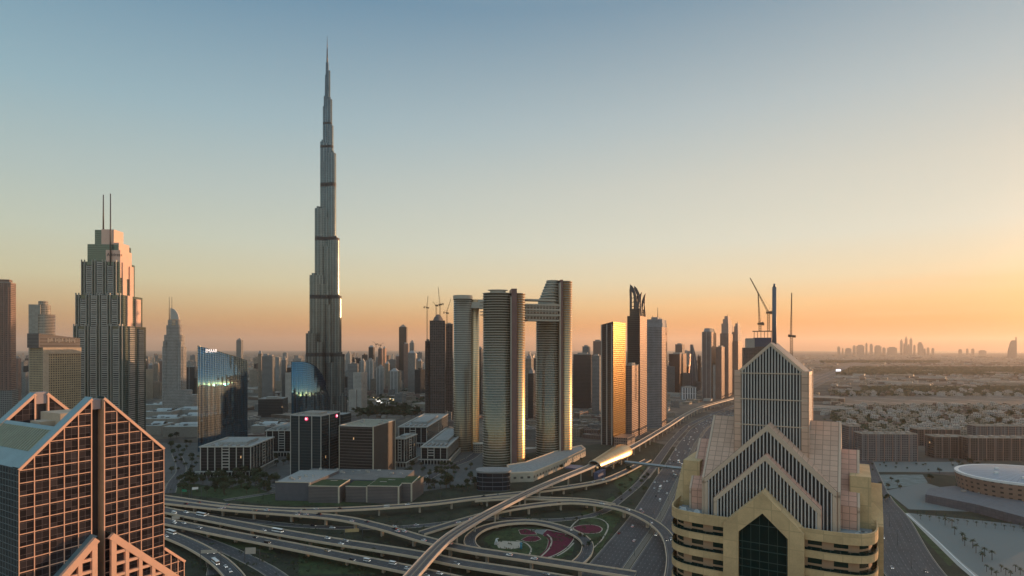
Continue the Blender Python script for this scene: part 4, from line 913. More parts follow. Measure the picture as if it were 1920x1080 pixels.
# low curved buildings at their foot
def lowcurve():
    Y = 700; s = Y/F; r = thing('pavilion', 'dark curved glass pavilion with a flat grey roof below the bridged towers', 'building', (XA(925, Y), Y+10, 0), 0)
    q = MB(); q.prism(ell(0, 0, 32*s, 13, 36, 3), 0, zat(886, Y), 0, 1); q.build('wall', [facade('navy_glass', (.09, .11, .13), (.03, .04, .055), 5.2, 12, .16, .03, .1, .5), roofgrey], r)
    q = MB(); q.prism(ell(0, 0, 33.5*s, 14, 36, 3), zat(886, Y)+.01, zat(883, Y), 0, bot=True); q.build('roof', plain('grey_roofing', (.24, .25, .25), .7), r)
    Y = 760; P = [G(*p) for p in [(955, 905), (1000, 903), (1055, 878), (1098, 855), (1090, 848), (1040, 860), (985, 882), (950, 888)]]
    r = thing('terminal_building', 'long low cream building with a curved wall beside the metro viaduct', 'building', (P[0][0], P[0][1], 0), 0); P = [(x-P[0][0], y-P[0][1]) for x, y in P]
    q = MB(); q.prism(P, 0, 11, 0, 1); q.build('wall', [facade('cream_wall', (.46, .40, .31), (.06, .05, .05), 7, 9, .62, .6, .3, .1), roofgrey], r)
    q = MB(); c = (sum(p[0] for p in P)/len(P), sum(p[1] for p in P)/len(P)); I = [(c[0]+(x-c[0])*.97, c[1]+(y-c[1])*.94) for x, y in P]
    q.prism(P, 11.01, 12.3, 0, top=False); q.prism(I[::-1], 11.01, 12.3, 0, top=False)
    for i in range(len(P)): j = (i+1) % len(P); q.poly([P[i]+(12.3,), P[j]+(12.3,), I[j]+(12.3,), I[i]+(12.3,)], 0)
    q.build('parapet', parapet, r)
    for i, (a, b, yb, Yy, h) in enumerate([(985, 1040, 852, 930, 9), (888, 925, 850, 950, 14), (1050, 1070, 866, 860, 7), (960, 985, 872, 850, 8)]):
        s = Yy/F; q = MB(); r2 = thing('entrance_canopy' if i in (0, 2) else 'low_building', ['long thin canopy with a pointed end between the bridged towers', 'low pale block behind the left bridged tower', 'small canopy between the bridged towers and the cream building', 'small drum-shaped annexe at the foot of the left bridged tower'][i], 'canopy' if i in (0, 2) else 'building', (XA(a, Yy), Yy, 0), radians(10))
        L = (b-a)*s
        if i in (0, 2):
            q.prism([(0, 0), (L, 8), (L*1.1, 12), (0, 14)], h, h+1.2, 0, bot=True); q.build('roof', slabm, r2); q = MB()
            for x, y in ((2, 3), (L*.5, 7), (L*.9, 10)): q.tube((x, y, 0), (x, y, h), .4)
            q.build('post', concrete, r2)
        else: q.prism(ell(L/2, 8, L/2, 8, 24, 2 if i == 3 else 6), 0, h, 0, 1); q.build('wall', [resC, roofgrey], r2); q = MB(); q.prism(ell(L/2, 8, L/2+.6, 8.6, 24, 2 if i == 3 else 6), h+.01, h+.8, 0, bot=True); q.build('roof', slabm, r2)
lowcurve()
# ================================================================ highway row of towers
goldm = facade('sun_gold_mirror', (.40, .23, .06), (.66, .36, .085), 3.6, 1.6, .10, .05, .13, .95, .010, 0, wr=.3, wmetal=.6)  # gold of the mirrored sun is put into the glass tint
def goldtower():
    Y = 1027; rot = -28; P, wl, wr = fit(1128, 1150, 1173, Y, rot); z = zat(606, Y); r = thing('mirror_sided_tower', 'slim tower with a mirror side tinted blazing sunset gold and ribbed dark side', 'tower', (P[0], P[1], 0), radians(rot))
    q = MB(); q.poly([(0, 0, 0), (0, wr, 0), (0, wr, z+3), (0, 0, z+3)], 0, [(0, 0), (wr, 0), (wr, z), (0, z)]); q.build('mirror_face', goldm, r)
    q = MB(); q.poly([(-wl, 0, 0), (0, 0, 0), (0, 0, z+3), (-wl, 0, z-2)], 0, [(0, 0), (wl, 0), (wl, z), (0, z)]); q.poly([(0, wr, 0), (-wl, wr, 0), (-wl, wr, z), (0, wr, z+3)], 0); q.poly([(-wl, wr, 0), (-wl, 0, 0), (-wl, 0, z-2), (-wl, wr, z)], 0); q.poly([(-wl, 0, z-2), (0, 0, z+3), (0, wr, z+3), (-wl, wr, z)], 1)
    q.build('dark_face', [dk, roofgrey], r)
    for t_ in (.12, .55, 1.0): q = MB(); q.box(-wl*t_-.9, -wl*t_+.9, -1.2, -.02, 0, z-2); q.build('rib', plain('grey_rib', (.33, .32, .30), .5), r)
    q = MB(); q.box(2, 26, -3, 44, 0, 15); q.build('podium', [facade('podium_brown', (.3, .2, .16), (.06, .05, .05), 5, 4, .4, .3, .3, .2)], r)
goldtower()
redl = facade('sunlit_tint', (.42, .25, .17), (.22, .13, .09), 3.6, 2.2, .34, .2, .22, .5, .012, .0)  # low sunlight on the right-hand faces is painted into this warm wall colour
def two(name, label, pl, pc, pr, top, Y, rot, mL, mR, group=None, cap=True):
    """dark left face, other right face"""
    P, wl, wr = fit(pl, pc, pr, Y, rot); z = zat(top, Y); r = thing(name, label, 'tower', (P[0], P[1], 0), radians(rot), group)
    q = MB(); q.poly([(-wl, 0, 0), (0, 0, 0), (0, 0, z), (-wl, 0, z)], 0, [(0, 0), (wl, 0), (wl, z), (0, z)]); q.poly([(-wl, wr, 0), (-wl, 0, 0), (-wl, 0, z), (-wl, wr, z)], 0, [(0, 0), (wr, 0), (wr, z), (0, z)])
    q.poly([(-wl, 0, z), (0, 0, z), (0, wr, z), (-wl, wr, z)], 1); q.poly([(0, wr, 0), (-wl, wr, 0), (-wl, wr, z), (0, wr, z)], 0, [(0, 0), (wl, 0), (wl, z), (0, z)]); q.build('wall', [mL, roofgrey], r)
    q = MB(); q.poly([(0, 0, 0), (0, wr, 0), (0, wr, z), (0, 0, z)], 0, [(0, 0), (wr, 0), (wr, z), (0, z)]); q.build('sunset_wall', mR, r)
    if cap: q = MB(); q.box(-wl-.4, .4, -.4, wr+.4, z+.01, z+1.4); q.box(-wl*.8, -wl*.25, wr*.25, wr*.75, z+1.41, z+5.5); q.build('roof_plant', concrete, r)
    return r, wl, wr, z
def clawtower():
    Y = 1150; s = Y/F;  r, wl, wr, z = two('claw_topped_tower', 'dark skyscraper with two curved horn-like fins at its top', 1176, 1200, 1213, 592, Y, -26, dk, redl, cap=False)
    q = MB(); q.prism(rect(-wl*.85, -wl*.1, wr*.1, wr*.85), z, zat(578, Y), 0, 1); q.build('upper_shaft', [dk, roofgrey], r)
    for k, pts in enumerate(([(1181, 592), (1181, 560), (1180.5, 543), (1182, 531), (1187, 536), (1192, 546), (1195, 560), (1196, 592), (1192, 592), (1190.5, 566), (1187.5, 550), (1185, 545), (1185, 592)], [(1197, 592), (1197, 570), (1198.5, 560), (1202, 551), (1206, 546), (1204.5, 556), (1204, 570), (1206, 592), (1203, 592), (1202, 572), (1202, 561), (1200.5, 572), (1200, 592)])):
        x0 = -wl*.9 if k == 0 else -wl*.30; sc_ = s*1.0; xs = 1181 if k == 0 else 1197; n = len(pts)
        for yy in (wr*.15, wr*.7):
            W3 = [(x0+(a_-xs)*sc_, zat(b_, Y)) for a_, b_ in pts]; q = MB(); q.poly([(x, yy, z_) for x, z_ in W3][::-1], 0); q.poly([(x, yy+2.4, z_) for x, z_ in W3], 0)
            for i in range(len(W3)): j = (i+1) % len(W3); q.poly([(W3[j][0], yy, W3[j][1]), (W3[i][0], yy, W3[i][1]), (W3[i][0], yy+2.4, W3[i][1]), (W3[j][0], yy+2.4, W3[j][1])][::-1], 0)
            q.build('horn', steel, r)
    q = MB()
    for k in range(5): zz = zat(590-k*8, Y); q.box(-wl*.82, -wl*.1, wr*.18, wr*.22, zz, zz+.8); q.bar((-wl*.75, wr*.2, zz), (-wl*.2, wr*.2, zz+8.5), .6, .6)
    q.build('lattice', steel, r)
    q = MB(); q.prism(rect(-wl*.62, -wl*.14, wr*.2, wr*.6), zat(578, Y), zat(553, Y), 0, 1, taper=rect(-wl*.46, -wl*.26, wr*.3, wr*.5)); q.build('crown_core', [dk, steel], r)
clawtower()
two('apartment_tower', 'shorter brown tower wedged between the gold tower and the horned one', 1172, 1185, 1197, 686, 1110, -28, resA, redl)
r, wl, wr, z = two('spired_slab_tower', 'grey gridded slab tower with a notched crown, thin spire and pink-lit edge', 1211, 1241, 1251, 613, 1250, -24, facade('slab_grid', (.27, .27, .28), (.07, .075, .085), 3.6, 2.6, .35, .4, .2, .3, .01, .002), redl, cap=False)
q = MB(); Yy = 1250
for a, b, t_ in ((0, 1, 605), (.02, .28, 598), (.72, .98, 598), (.25, .75, 601), (.3, .7, 594)): q.box(-wl*(1-a), -wl*(1-b), wr*.1, wr*.9, z+.01 if t_ == 605 else zat(605, Yy)+.01, zat(t_, Yy)-a*.1)
q.build('notched_crown', plain('crown_grey', (.25, .25, .26), .7), r); mast(r, -wl*.40, wr*.4, zat(600, Yy), zat(575, Yy), 1.0); mast(r, -wl*.72, wr*.4, zat(600, Yy), zat(590, Yy), .8)
two('slab_tower', 'wide dark slab right of the bridged towers', 1075, 1108, 1112, 665, 1650, -20, dk, dk)
two('slab_tower', 'small pale tower peeping above the wide dark slab', 1092, 1104, 1107, 650, 2000, -20, resB, resB)
two('slab_tower', 'narrow dark tower left of the gold mirror tower', 1112, 1127, 1130, 640, 1900, -20, resA, dk)
two('slab_tower', 'grey tower low between the dark slab and the gold tower', 1110, 1124, 1128, 668, 1500, -20, resB, resB)
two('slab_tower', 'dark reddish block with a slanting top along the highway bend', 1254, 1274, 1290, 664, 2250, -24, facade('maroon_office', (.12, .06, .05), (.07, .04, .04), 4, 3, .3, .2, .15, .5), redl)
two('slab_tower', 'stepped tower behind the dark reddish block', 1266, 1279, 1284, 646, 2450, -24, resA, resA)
def sailtower():
    Y = 2350; s = Y/F; r = thing('sail_tower', 'pointed sail-shaped tower beside the dark reddish block', 'tower', (XA(1297, Y), Y, 0), radians(-4)); q = MB(); n = 12
    L = []; 
    for i in range(n+1): f = i/n; L.append(((-11+10*(1-(1-f)**2)*.9)*s, (11-10*f**3)*s, zat(745-(745-646)*f, Y)))
    for y, fl in ((-10, 0), (10, 1)):
        for i in range(n):
            a, b = L[i], L[i+1]; P = [(a[0], y, a[2]), (a[1], y, a[2]), (b[1], y, b[2]), (b[0], y, b[2])]; q.poly(P[::-1] if fl else P, 0, [(p[0], p[2]) for p in (P[::-1] if fl else P)])
    for i in range(n):
        a, b = L[i], L[i+1]; q.poly([(a[1], -10, a[2]), (a[1], 10, a[2]), (b[1], 10, b[2]), (b[1], -10, b[2])], 0); q.poly([(a[0], 10, a[2]), (a[0], -10, a[2]), (b[0], -10, b[2]), (b[0], 10, b[2])], 0)
    q.build('wall', [facade('sail_glass', (.36, .36, .38), (.10, .12, .15), 4, 6, .2, .25, .12, .5)], r)
    q = MB(); q.bar((L[0][1], -10.6, L[0][2]), (L[-1][1], -10.6, L[-1][2]), 2, 2); q.bar((L[0][0], -10.6, L[0][2]), (L[7][0], -10.6, L[7][2]), 2, 2); q.build('edge_rib', slabm, r)
sailtower()
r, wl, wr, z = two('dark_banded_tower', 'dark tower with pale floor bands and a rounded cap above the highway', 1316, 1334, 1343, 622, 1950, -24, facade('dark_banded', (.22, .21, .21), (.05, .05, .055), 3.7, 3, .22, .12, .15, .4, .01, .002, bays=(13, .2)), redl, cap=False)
q = MB(); q.prism(ell(-wl/2, wr/2, wl/2, wr/2, 24, 3), z, zat(615, 1950), 0, 1, taper=ell(-wl/2, wr/2, wl*.42, wr*.42, 24, 3)); q.build('cap', [resB, roofgrey], r)
for lab, a, c, b, ts, Y in (('left of the twin pagoda-topped towers, with stacked square crowns', 1350, 1366, 1379, ((625, 1), (606, .82), (597, .62), (591, .4)), 2050), ('right of the twin pagoda-topped towers, lower and partly hidden', 1372, 1384, 1394, ((640, 1), (622, .8), (611, .6), (605, .4)), 2180)):
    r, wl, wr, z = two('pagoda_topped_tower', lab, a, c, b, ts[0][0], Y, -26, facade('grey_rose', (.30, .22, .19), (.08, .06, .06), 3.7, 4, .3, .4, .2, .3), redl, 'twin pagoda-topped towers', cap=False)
    q = MB(); pz = z
    for yt, f in ts[1:]: q.box(-wl*(.5+f/2), -wl*(.5-f/2), wr*(.5-f/2), wr*(.5+f/2), pz+.01, zat(yt, Y)); pz = zat(yt, Y)
    q.build('stacked_crown', plain('rose_grey', (.30, .22, .19), .7), r); mast(r, -wl/2, wr/2, pz, pz+9, 1)
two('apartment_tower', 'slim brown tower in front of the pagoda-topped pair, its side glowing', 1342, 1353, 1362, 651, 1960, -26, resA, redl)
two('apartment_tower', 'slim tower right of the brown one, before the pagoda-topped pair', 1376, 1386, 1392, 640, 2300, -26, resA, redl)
def pale_lowrise():
    r, wl, wr, z = flat('low_office', 'low white building with blue window strips beyond the highway bend', 'building', 1279, 1306, 1309, 727, 1930, -10, facade('white_strips', (.5, .52, .53), (.07, .10, .13), 20, 8, .06, .45, .2, .4))
pale_lowrise()
# ================================================================ cranes and towers under construction
cranem = plain('crane_paint', (.10, .07, .05), .6, .15)
def crane(label, px, Y, ybase, ycab, tip, counter=(8, 2), wd=2.2, group='tower cranes'):
    """lattice mast, luffing jib to photo tip, counter-jib; built at its true size"""
    r = thing('tower_crane', label, 'crane', (XA(px, Y), Y, 0), 0, group); z0, z1 = zat(ybase, Y), zat(ycab, Y)
    q = MB(); h = wd/2; n = max(3, int((z1-z0)/(wd*1.3)))
    for sx in (-h, h):
        for sy in (-h, h): q.tube((sx, sy, z0), (sx, sy, z1), wd*.09, n=4)
    for i in range(n):
        za, zb = z0+(z1-z0)*i/n, z0+(z1-z0)*(i+1)/n
        for (ax, ay), (bx, by) in (((-h, -h), (h, -h)), ((h, -h), (h, h)), ((h, h), (-h, h)), ((-h, h), (-h, -h))): q.tube((ax, ay, za), (bx, by, zb), wd*.06, n=4, cap=False)
    q.build('mast', cranem, r)
    tx, tz = (tip[0]-px)*Y/F, zat(tip[1], Y); q = MB(); q.box(-wd, wd, -wd, wd, z1, z1+wd*1.1); q.box(wd, wd*2, -wd*.8, wd*.2, z1-wd*.3, z1+wd); q.build('cab', cranem, r)
    q = MB(); A = Vector((0, 0, z1+wd)); B = Vector((tx, -2, tz)); d = (B-A); Ln = d.length; up = Vector((-d.z, 0, d.x)).normalized()*wd*.75; n = max(4, int(Ln/(wd*1.6))); sd_ = Vector((0, wd*.5, 0))
    for o in (up, sd_, -sd_): q.tube(A+o, B+o*.3, wd*.10, n=4)
    for i in range(n):
        p = A+d*(i/n); p2 = A+d*((i+1)/n); q.tube(p+up*(1-.7*i/n), p2+sd_*(1-.7*(i+1)/n), wd*.06, n=4, cap=False); q.tube(p+sd_*(1-.7*i/n), p2-sd_*(1-.7*(i+1)/n), wd*.06, n=4, cap=False)
    q.build('jib', cranem, r)
    q = MB(); sg = -1 if tx >= 0 else 1; q.bar((0, 0, z1+wd), (sg*counter[0], 0, z1+wd+counter[1]), wd*.6, wd*.4); q.box(*sorted((sg*counter[0]*.7, sg*counter[0])), -wd*.6, wd*.6, z1+wd*.1, z1+wd*1.3); q.build('counter_jib', cranem, r)
    q = MB(); top = Vector((sg*wd*.6, 0, z1+wd*3.4)); q.tube((0, 0, z1+wd), top, .2, n=4); q.tube(top, B, .09, n=3); q.tube(top, (sg*counter[0], 0, z1+wd+counter[1]), .09, n=3); q.tube(B, (B.x, B.y, B.z-20), .07, n=3); q.build('cables', cranem, r)
raw = facade('raw_concrete_frame', (.16, .13, .12), (.012, .012, .014), 3.6, 4.0, .24, .16, .8, .0, .0, .004)
Y = 1300
r, wl, wr, z = two('unfinished_tower', 'dark unfinished tower with a domed top wrapped in scaffolding', 806, 834, 839, 601, Y, 6, raw, raw, 'towers under construction', cap=False)
q = MB(); q.prism(ell(-wl/2, wr/2, wl*.42, wr*.42, 24), z, zat(592, Y), 0, 1, taper=ell(-wl/2, wr/2, wl*.3, wr*.3, 24)); q.prism(ell(-wl/2, wr/2, wl*.3, wr*.3, 24), zat(592, Y), zat(586, Y), 0, 1, taper=ell(-wl/2, wr/2, wl*.14, wr*.14, 24)); q.build('dome', [raw, concrete], r)
q = MB()
for k in range(7): q.box(-wl-.6, .6, -.7, -.1, zat(760-k*24, Y), zat(760-k*24, Y)+1.2)
for k in range(6): q.box(-wl*k/5-.5, -wl*k/5+.5, -.6, -.12, 0, z)
q.build('scaffold', plain('scaffold_brown', (.10, .07, .06), .8), r)
two('unfinished_tower', 'lower unfinished tower close behind the domed one', 836, 849, 851, 608, 1380, 6, raw, raw, 'towers under construction')
two('unfinished_tower', 'narrow hoist-clad core left of the domed unfinished tower', 797, 804, 807, 640, 1340, 6, raw, raw, 'towers under construction')
crane('slim tower crane at the left of the domed unfinished tower', 801, 1330, 700, 578, (803, 555))
crane('tower crane standing above the dome of the unfinished tower', 818, 1300, 592, 574, (812, 566))
crane('tallest thin crane jib above the domed unfinished tower', 825, 1310, 592, 572, (822, 538))
crane('tower crane leaning to the right beside the domed unfinished tower', 838, 1320, 610, 588, (846, 560))
Y = 1500
two('unfinished_tower', 'unfinished tower with a pale core box behind the louvred crown tower', 1394, 1416, 1421, 652, Y, -20, raw, raw, 'towers under construction', cap=False)
q = MB(); r, wl, wr, z = two('unfinished_tower', 'tallest unfinished tower, its top wrapped in blue netting', 1414, 1446, 1452, 650, Y, -20, raw, raw, 'towers under construction', cap=False)
q.prism(rect(-wl-1, 1, -1, wr+1), zat(650, Y)+.02, zat(633, Y), 0, 1); q.build('blue_netting', [plain('blue_net', (.012, .045, .10), .7, .3, .3, panel=(4, 3)), steel], r)
q = MB()
for k in range(6): q.box(-wl+wl*k/5-.6, -wl+wl*k/5+.6, -.6, .6, zat(633, Y), zat(622, Y))
q.box(-wl-4, 4, -.5, .5, zat(621.9, Y), zat(620, Y)); q.build('formwork', steel, r)
flat('core_box', 'pale grey lift core on top of the netted construction site', 'building', 1399, 1415, 1418, 640, Y+12, -20, concrete, z=zat(634, Y), crownbox=False)
crane('tower crane with its long jib leaning far left behind the thick mast', 1441, 1490, 622, 588, (1406, 521), (14, 3), 4.6)
crane('tower crane with an upright jib left of the thick mast', 1425, 1490, 622, 609, (1421, 549), (8, 2), 4.6)
crane('isolated crane with a vertical jib right of the thick mast', 1484, 1400, 720, 632, (1484, 549), (7, 1), 4.4)
# ================================================================ background towers
BT = [  # left, corner, right, top row, depth, style, turn, label
 (443, 452, 456, 638, 3000, 'B', 10, 'thin lone tower rising behind the tall mirror tower'),
 (484, 490, 492, 663, 1750, 'C', 8, 'narrow pale tower right of the tall mirror tower'), (491, 511, 516, 668, 1700, 'B', 8, 'broad round-shouldered grey tower right of the tall mirror tower'),
 (528, 536, 539, 675, 1800, 'B', 8, 'narrow grey tower left of the leaf-shaped mirror building'), (538, 553, 557, 689, 1750, 'K', 8, 'dark low tower left of the leaf-shaped mirror building'),
 (266, 274, 277, 676, 2200, 'K', 12, 'dark tower just right of the twin-masted skyscraper'), (278, 285, 288, 685, 2100, 'B', 12, 'grey tower second right of the twin-masted skyscraper'),
 (288, 296, 299, 682, 2250, 'C', 12, 'tower third right of the twin-masted skyscraper'), (298, 304, 308, 677, 2350, 'A', 12, 'pink-lit tower just left of the masted hotel tower'),
 (349, 364, 369, 688, 2100, 'K', 12, 'dark tower between the masted hotel tower and the mirror tower'),
 (649, 656, 660, 664, 2300, 'D', 4, 'pale tower right beside the foot of the needle tower'), (655, 669, 674, 700, 2050, 'B', 4, 'low tower with a pointed roof near the needle tower'),
 (675, 682, 686, 678, 2250, 'D', 4, 'pale ribbed tower in the cluster, first of the taller ones from the left'), (687, 699, 704, 677, 2200, 'D', 4, 'pale ribbed tower in the cluster, with a stepped right side'),
 (691, 700, 704, 651, 2900, 'K', 4, 'dark tower with cranes rising behind the pale cluster'), (709, 716, 719, 654, 2850, 'A', 4, 'dark red tower left of the glowing orange one'),
 (718, 722, 731, 653, 2800, 'O', 4, 'tower with a face glowing orange in the low sun'), (706, 718, 723, 690, 2100, 'D', 4, 'white-edged ribbed tower at the front of the pale cluster'),
 (732, 745, 751, 696, 2050, 'D', 4, 'squat ribbed tower at the front right of the pale cluster'), (748, 762, 768, 613, 2600, 'K', 4, 'tall thin dark tower above the pale cluster'),
 (765, 778, 784, 662, 2150, 'B', 4, 'stepped grey tower in front of the tall thin dark one'), (768, 776, 780, 643, 2300, 'B', 4, 'upper part of the stepped tower beside the tall thin dark one'),
 (783, 790, 794, 677, 2250, 'C', 4, 'beige tower left of the hoist-clad core'), (757, 765, 770, 645, 2500, 'A', 4, 'brown tower against the tall thin dark one'),
 (660, 666, 668, 676, 2700, 'B', 4, 'small far tower behind the pointed-roof one'), (722, 728, 731, 682, 2500, 'C', 4, 'small beige tower under the glowing orange one'),
 (742, 748, 750, 668, 2700, 'A', 4, 'small brown tower left of the tall thin dark one'), (985, 996, 1004, 672, 1500, 'C', -10, 'beige tower seen in the gap between the bridged towers'),
 (990, 1000, 1006, 700, 1350, 'K', -10, 'dark low tower in the gap between the bridged towers'), (896, 902, 906, 655, 1500, 'K', -4, 'dark tower in the slit between the curved tower and the bridged pair'),
 (28, 34, 40, 672, 1900, 'A', 15, 'small brown tower left of the round drum-topped tower'), (104, 112, 116, 640, 2400, 'K', 15, 'far dark tower left of the beige gridded block'),
 (600, 612, 618, 700, 1700, 'B', 4, 'grey tower behind the leaf-shaped mirror building'), (1308, 1314, 1317, 668, 2500, 'K', -20, 'dark sliver tower left of the banded tower'), (800, 806, 812, 705, 1900, 'C', 4, 'beige low tower behind the hoist-clad core')]
STY = {'A': resA, 'B': resB, 'C': resC, 'D': resD, 'K': dk, 'O': facade('orange_lit', (.62, .34, .22), (.4, .22, .14), 3.6, 3, .3, .3, .2, .5)}  # O: orange sunlight painted into wall and glass colour
for a, c, b, top, Y, st, rot, lab in BT:
    P, wl, wr = fit(a, c, b, Y, rot); z = zat(top, Y); r = thing('background_tower', lab, 'tower', (P[0], P[1], 0), radians(rot), 'distant towers beyond the square')
    wr = min(wr, 45); q = MB(); q.prism(rect(-wl, 0, 0, wr), 0, z, 0, 1); q.build('wall', [STY[st], roofgrey], r)
    q = MB(); k = random.random()
    if k < .4: q.box(-wl*.85, -wl*.15, wr*.15, wr*.85, z+.01, z+6); q.box(-wl*.65, -wl*.35, wr*.3, wr*.7, z+6.01, z+11)
    elif k < .75: q.prism(rect(-wl, 0, 0, wr), z+.01, z+9, 0, taper=rect(-wl*.7, -wl*.3, wr*.3, wr*.7))
    else: q.box(-wl*.9, -wl*.55, wr*.2, wr*.8, z+.01, z+7); q.box(-wl*.4, -wl*.1, wr*.2, wr*.8, z+.01, z+4)
    q.build('crown', plain('crown_pale', (.28, .27, .26), .7), r)
    if st == 'D':
        q = MB()
        for t_ in (0, .5, 1): q.box(-wl*t_-1.1, -wl*t_+1.1, -1.5, -.02, 0, z+3)
        q.build('pier', plain('pier_pale', (.40, .39, .37), .7), r)
crane('tiny crane on the dark tower behind the pale cluster', 705, 2900, 652, 646, (699, 640), (10, 2), 3); crane('tiny crane beside the tower glowing orange', 713, 2850, 654, 648, (720, 643), (10, 2), 3)
# ================================================================ metro viaduct, station, footbridge
MV = [(740, 1120), (772, 1080), (834, 1014), (890, 977), (947, 946), (1003, 918), (1059, 894), (1110, 873), (1180, 841), (1250, 800), (1290, 775), (1320, 762), (1387, 744), (1450, 728)]
def metro():
    P = smoothp([G(a, b, 14)+(14.0,) for a, b in MV], 10); N = normals(P); ox, oy = P[0][:2]; P = [(x-ox, y-oy, z) for x, y, z in P]
    r = thing('metro_viaduct', 'metro viaduct with pink-lit parapets climbing from the foot of the view to the golden station', 'viaduct', (ox, oy, 0))
    q = MB(); rail(q, P, N, -4.6, 4.6, -1.6, -.05); ribbon(q, P, [(-a, -b) for a, b in N], -4.6, 4.6, -1.6); q.build('girder', deckside, r)
    for sg in (-1, 1):
        q = MB(); o0, o1 = sorted((sg*4.6, sg*5.2)); rail(q, P, N, o0, o1, -1.2, 1.25); q.build('parapet', plain('viaduct_parapet', (.55, .45, .37), .6, .1, .2), r)
    for c in (-2.2, 2.2):
        q = MB(); rail(q, P, N, c-1.3, c+1.3, -.04, .25); q.build('track_bed', plain('track_bed', (.16, .13, .12), .9), r)
        q = MB()
        for o in (-.72, .72): rail(q, P, N, c+o-.06, c+o+.06, .25, .42)
        q.build('rail', plain('rail_steel', (.30, .25, .22), .35, .1, metal=.8), r)
    q = MB(); rail(q, P, N, -.35, .35, -.04, .9); q.build('walkway', plain('walkway', (.33, .27, .22), .8), r)
    acc = 0
    for i in range(len(P)-1):
        acc += sqrt((P[i+1][0]-P[i][0])**2+(P[i+1][1]-P[i][1])**2)
        if acc > 32:
            acc = 0; x, y, z = P[i]; ang = math.atan2(N[i][1], N[i][0]); q = MB(); q.prism(ell(x, y, 1.0, 1.0, 10), 0, 10.6, 0); q.prism(ell(x, y, 1.0, 1.0, 4, 2, ang), 10.5, 12.36, 0, taper=rotp(rect(-3.6, 3.6, -1, 1), ang, x, y), bot=True); q.build('pillar', deckside, r)
metro()
def station():
    a = G(1116, 871, 14); b = G(1181, 840, 14); L = sqrt((b[0]-a[0])**2+(b[1]-a[1])**2)*.93; ang = math.atan2(b[1]-a[1], b[0]-a[0])
    r = thing('metro_station', 'shell-shaped golden metro station straddling the viaduct beside the highway', 'station', (a[0], a[1], 0), ang)
    q = MB(); n, k = 26, 16
    def pt(i, j):
        f = i/n; t = pi*j/k; w_ = 15.5*(.55+.6*f)*sqrt(max(0, 1-max(0, (f-.62)/.38)**2.4)) if f > 0 else 8.5; h = 15*(.62+.5*f)*sqrt(max(0, 1-max(0, (f-.6)/.4)**2.6)); x = L*f+(sin(t)*-7*(1-f)**3)
        return (x, -cos(t)*w_, 11+sin(t)*h)
    for i in range(n):
        for j in range(k): q.poly([pt(i, j), pt(i+1, j), pt(i+1, j+1), pt(i, j+1)][::-1], 0, [(i*3, j*2), (i*3+3, j*2), (i*3+3, j*2+2), (i*3, j*2+2)][::-1], True)
    q.build('shell_roof', plain('gold_shell', (.56, .40, .22), .33, .08, .3, metal=.75, panel=(3, 60)), r)
    q = MB(); P0 = [pt(0, j) for j in range(k+1)]; 
    for j in range(k): q.bar(P0[j], P0[j+1], 1.0, 1.2)
    q.build('shell_rim', slabm, r)
    q = MB(); q.box(4, L*.86, -13, 13, 8.5, 12.2); q.build('concourse', facade('station_glass', (.28, .25, .22), (.05, .06, .07), 3.6, 3, .3, .1, .1, .4, .02, .05), r)
    for x in (L*.1, L*.35, L*.6, L*.8):
        q = MB(); q.box(x-1, x+1, -9, -7, 0, 8.48); q.box(x-1, x+1, 7, 9, 0, 8.48); q.box(x-1.2, x+1.2, -10, 10, 7.2, 8.46); q.build('pillar', deckside, r)
    q = MB(); q.box(-26, 2, -14, -8, 0, 9); q.box(-24, -2, 16, 34, 9.5, 11.2); q.build('entrance_box', [plain('navy_roof', (.07, .09, .16), .4)], r)
station()
def footbridge():
    a = Vector(G(1172, 866, 11)+(11,)); b = Vector(G(1298, 881, 11)+(11,)); b = a+(b-a)*1.9; d = b-a; L = d.length; ang = math.atan2(d.y, d.x)
    r = thing('footbridge', 'enclosed grey tubular footbridge crossing the wide highway from the golden station', 'footbridge', (a.x, a.y, 0), ang)
    q = MB(); S = ell(0, 0, 2.6, 2.1, 16, 2.6)
    for i in range(16): j = (i+1) % 16; q.poly([(0, S[i][0], 11+S[i][1]), (0, S[j][0], 11+S[j][1]), (L, S[j][0], 11+S[j][1]), (L, S[i][0], 11+S[i][1])][::-1], 0, [(0, i), (0, i+1), (L, i+1), (L, i)][::-1], True)
    q.build('tube', plain('bridge_cladding', (.33, .37, .38), .35, .1, .3, metal=.5, panel=(60, 2)), r)
    q = MB(); q.box(0, L, -2.64, -2.3, 10.4, 11.4); q.build('window_strip', glassd, r)
    for x in (L*.27, L*.50, L*.74): q = MB(); q.box(x-.6, x+.6, -1.4, 1.4, 0, 8.9); q.build('pillar', deckside, r)
footbridge()
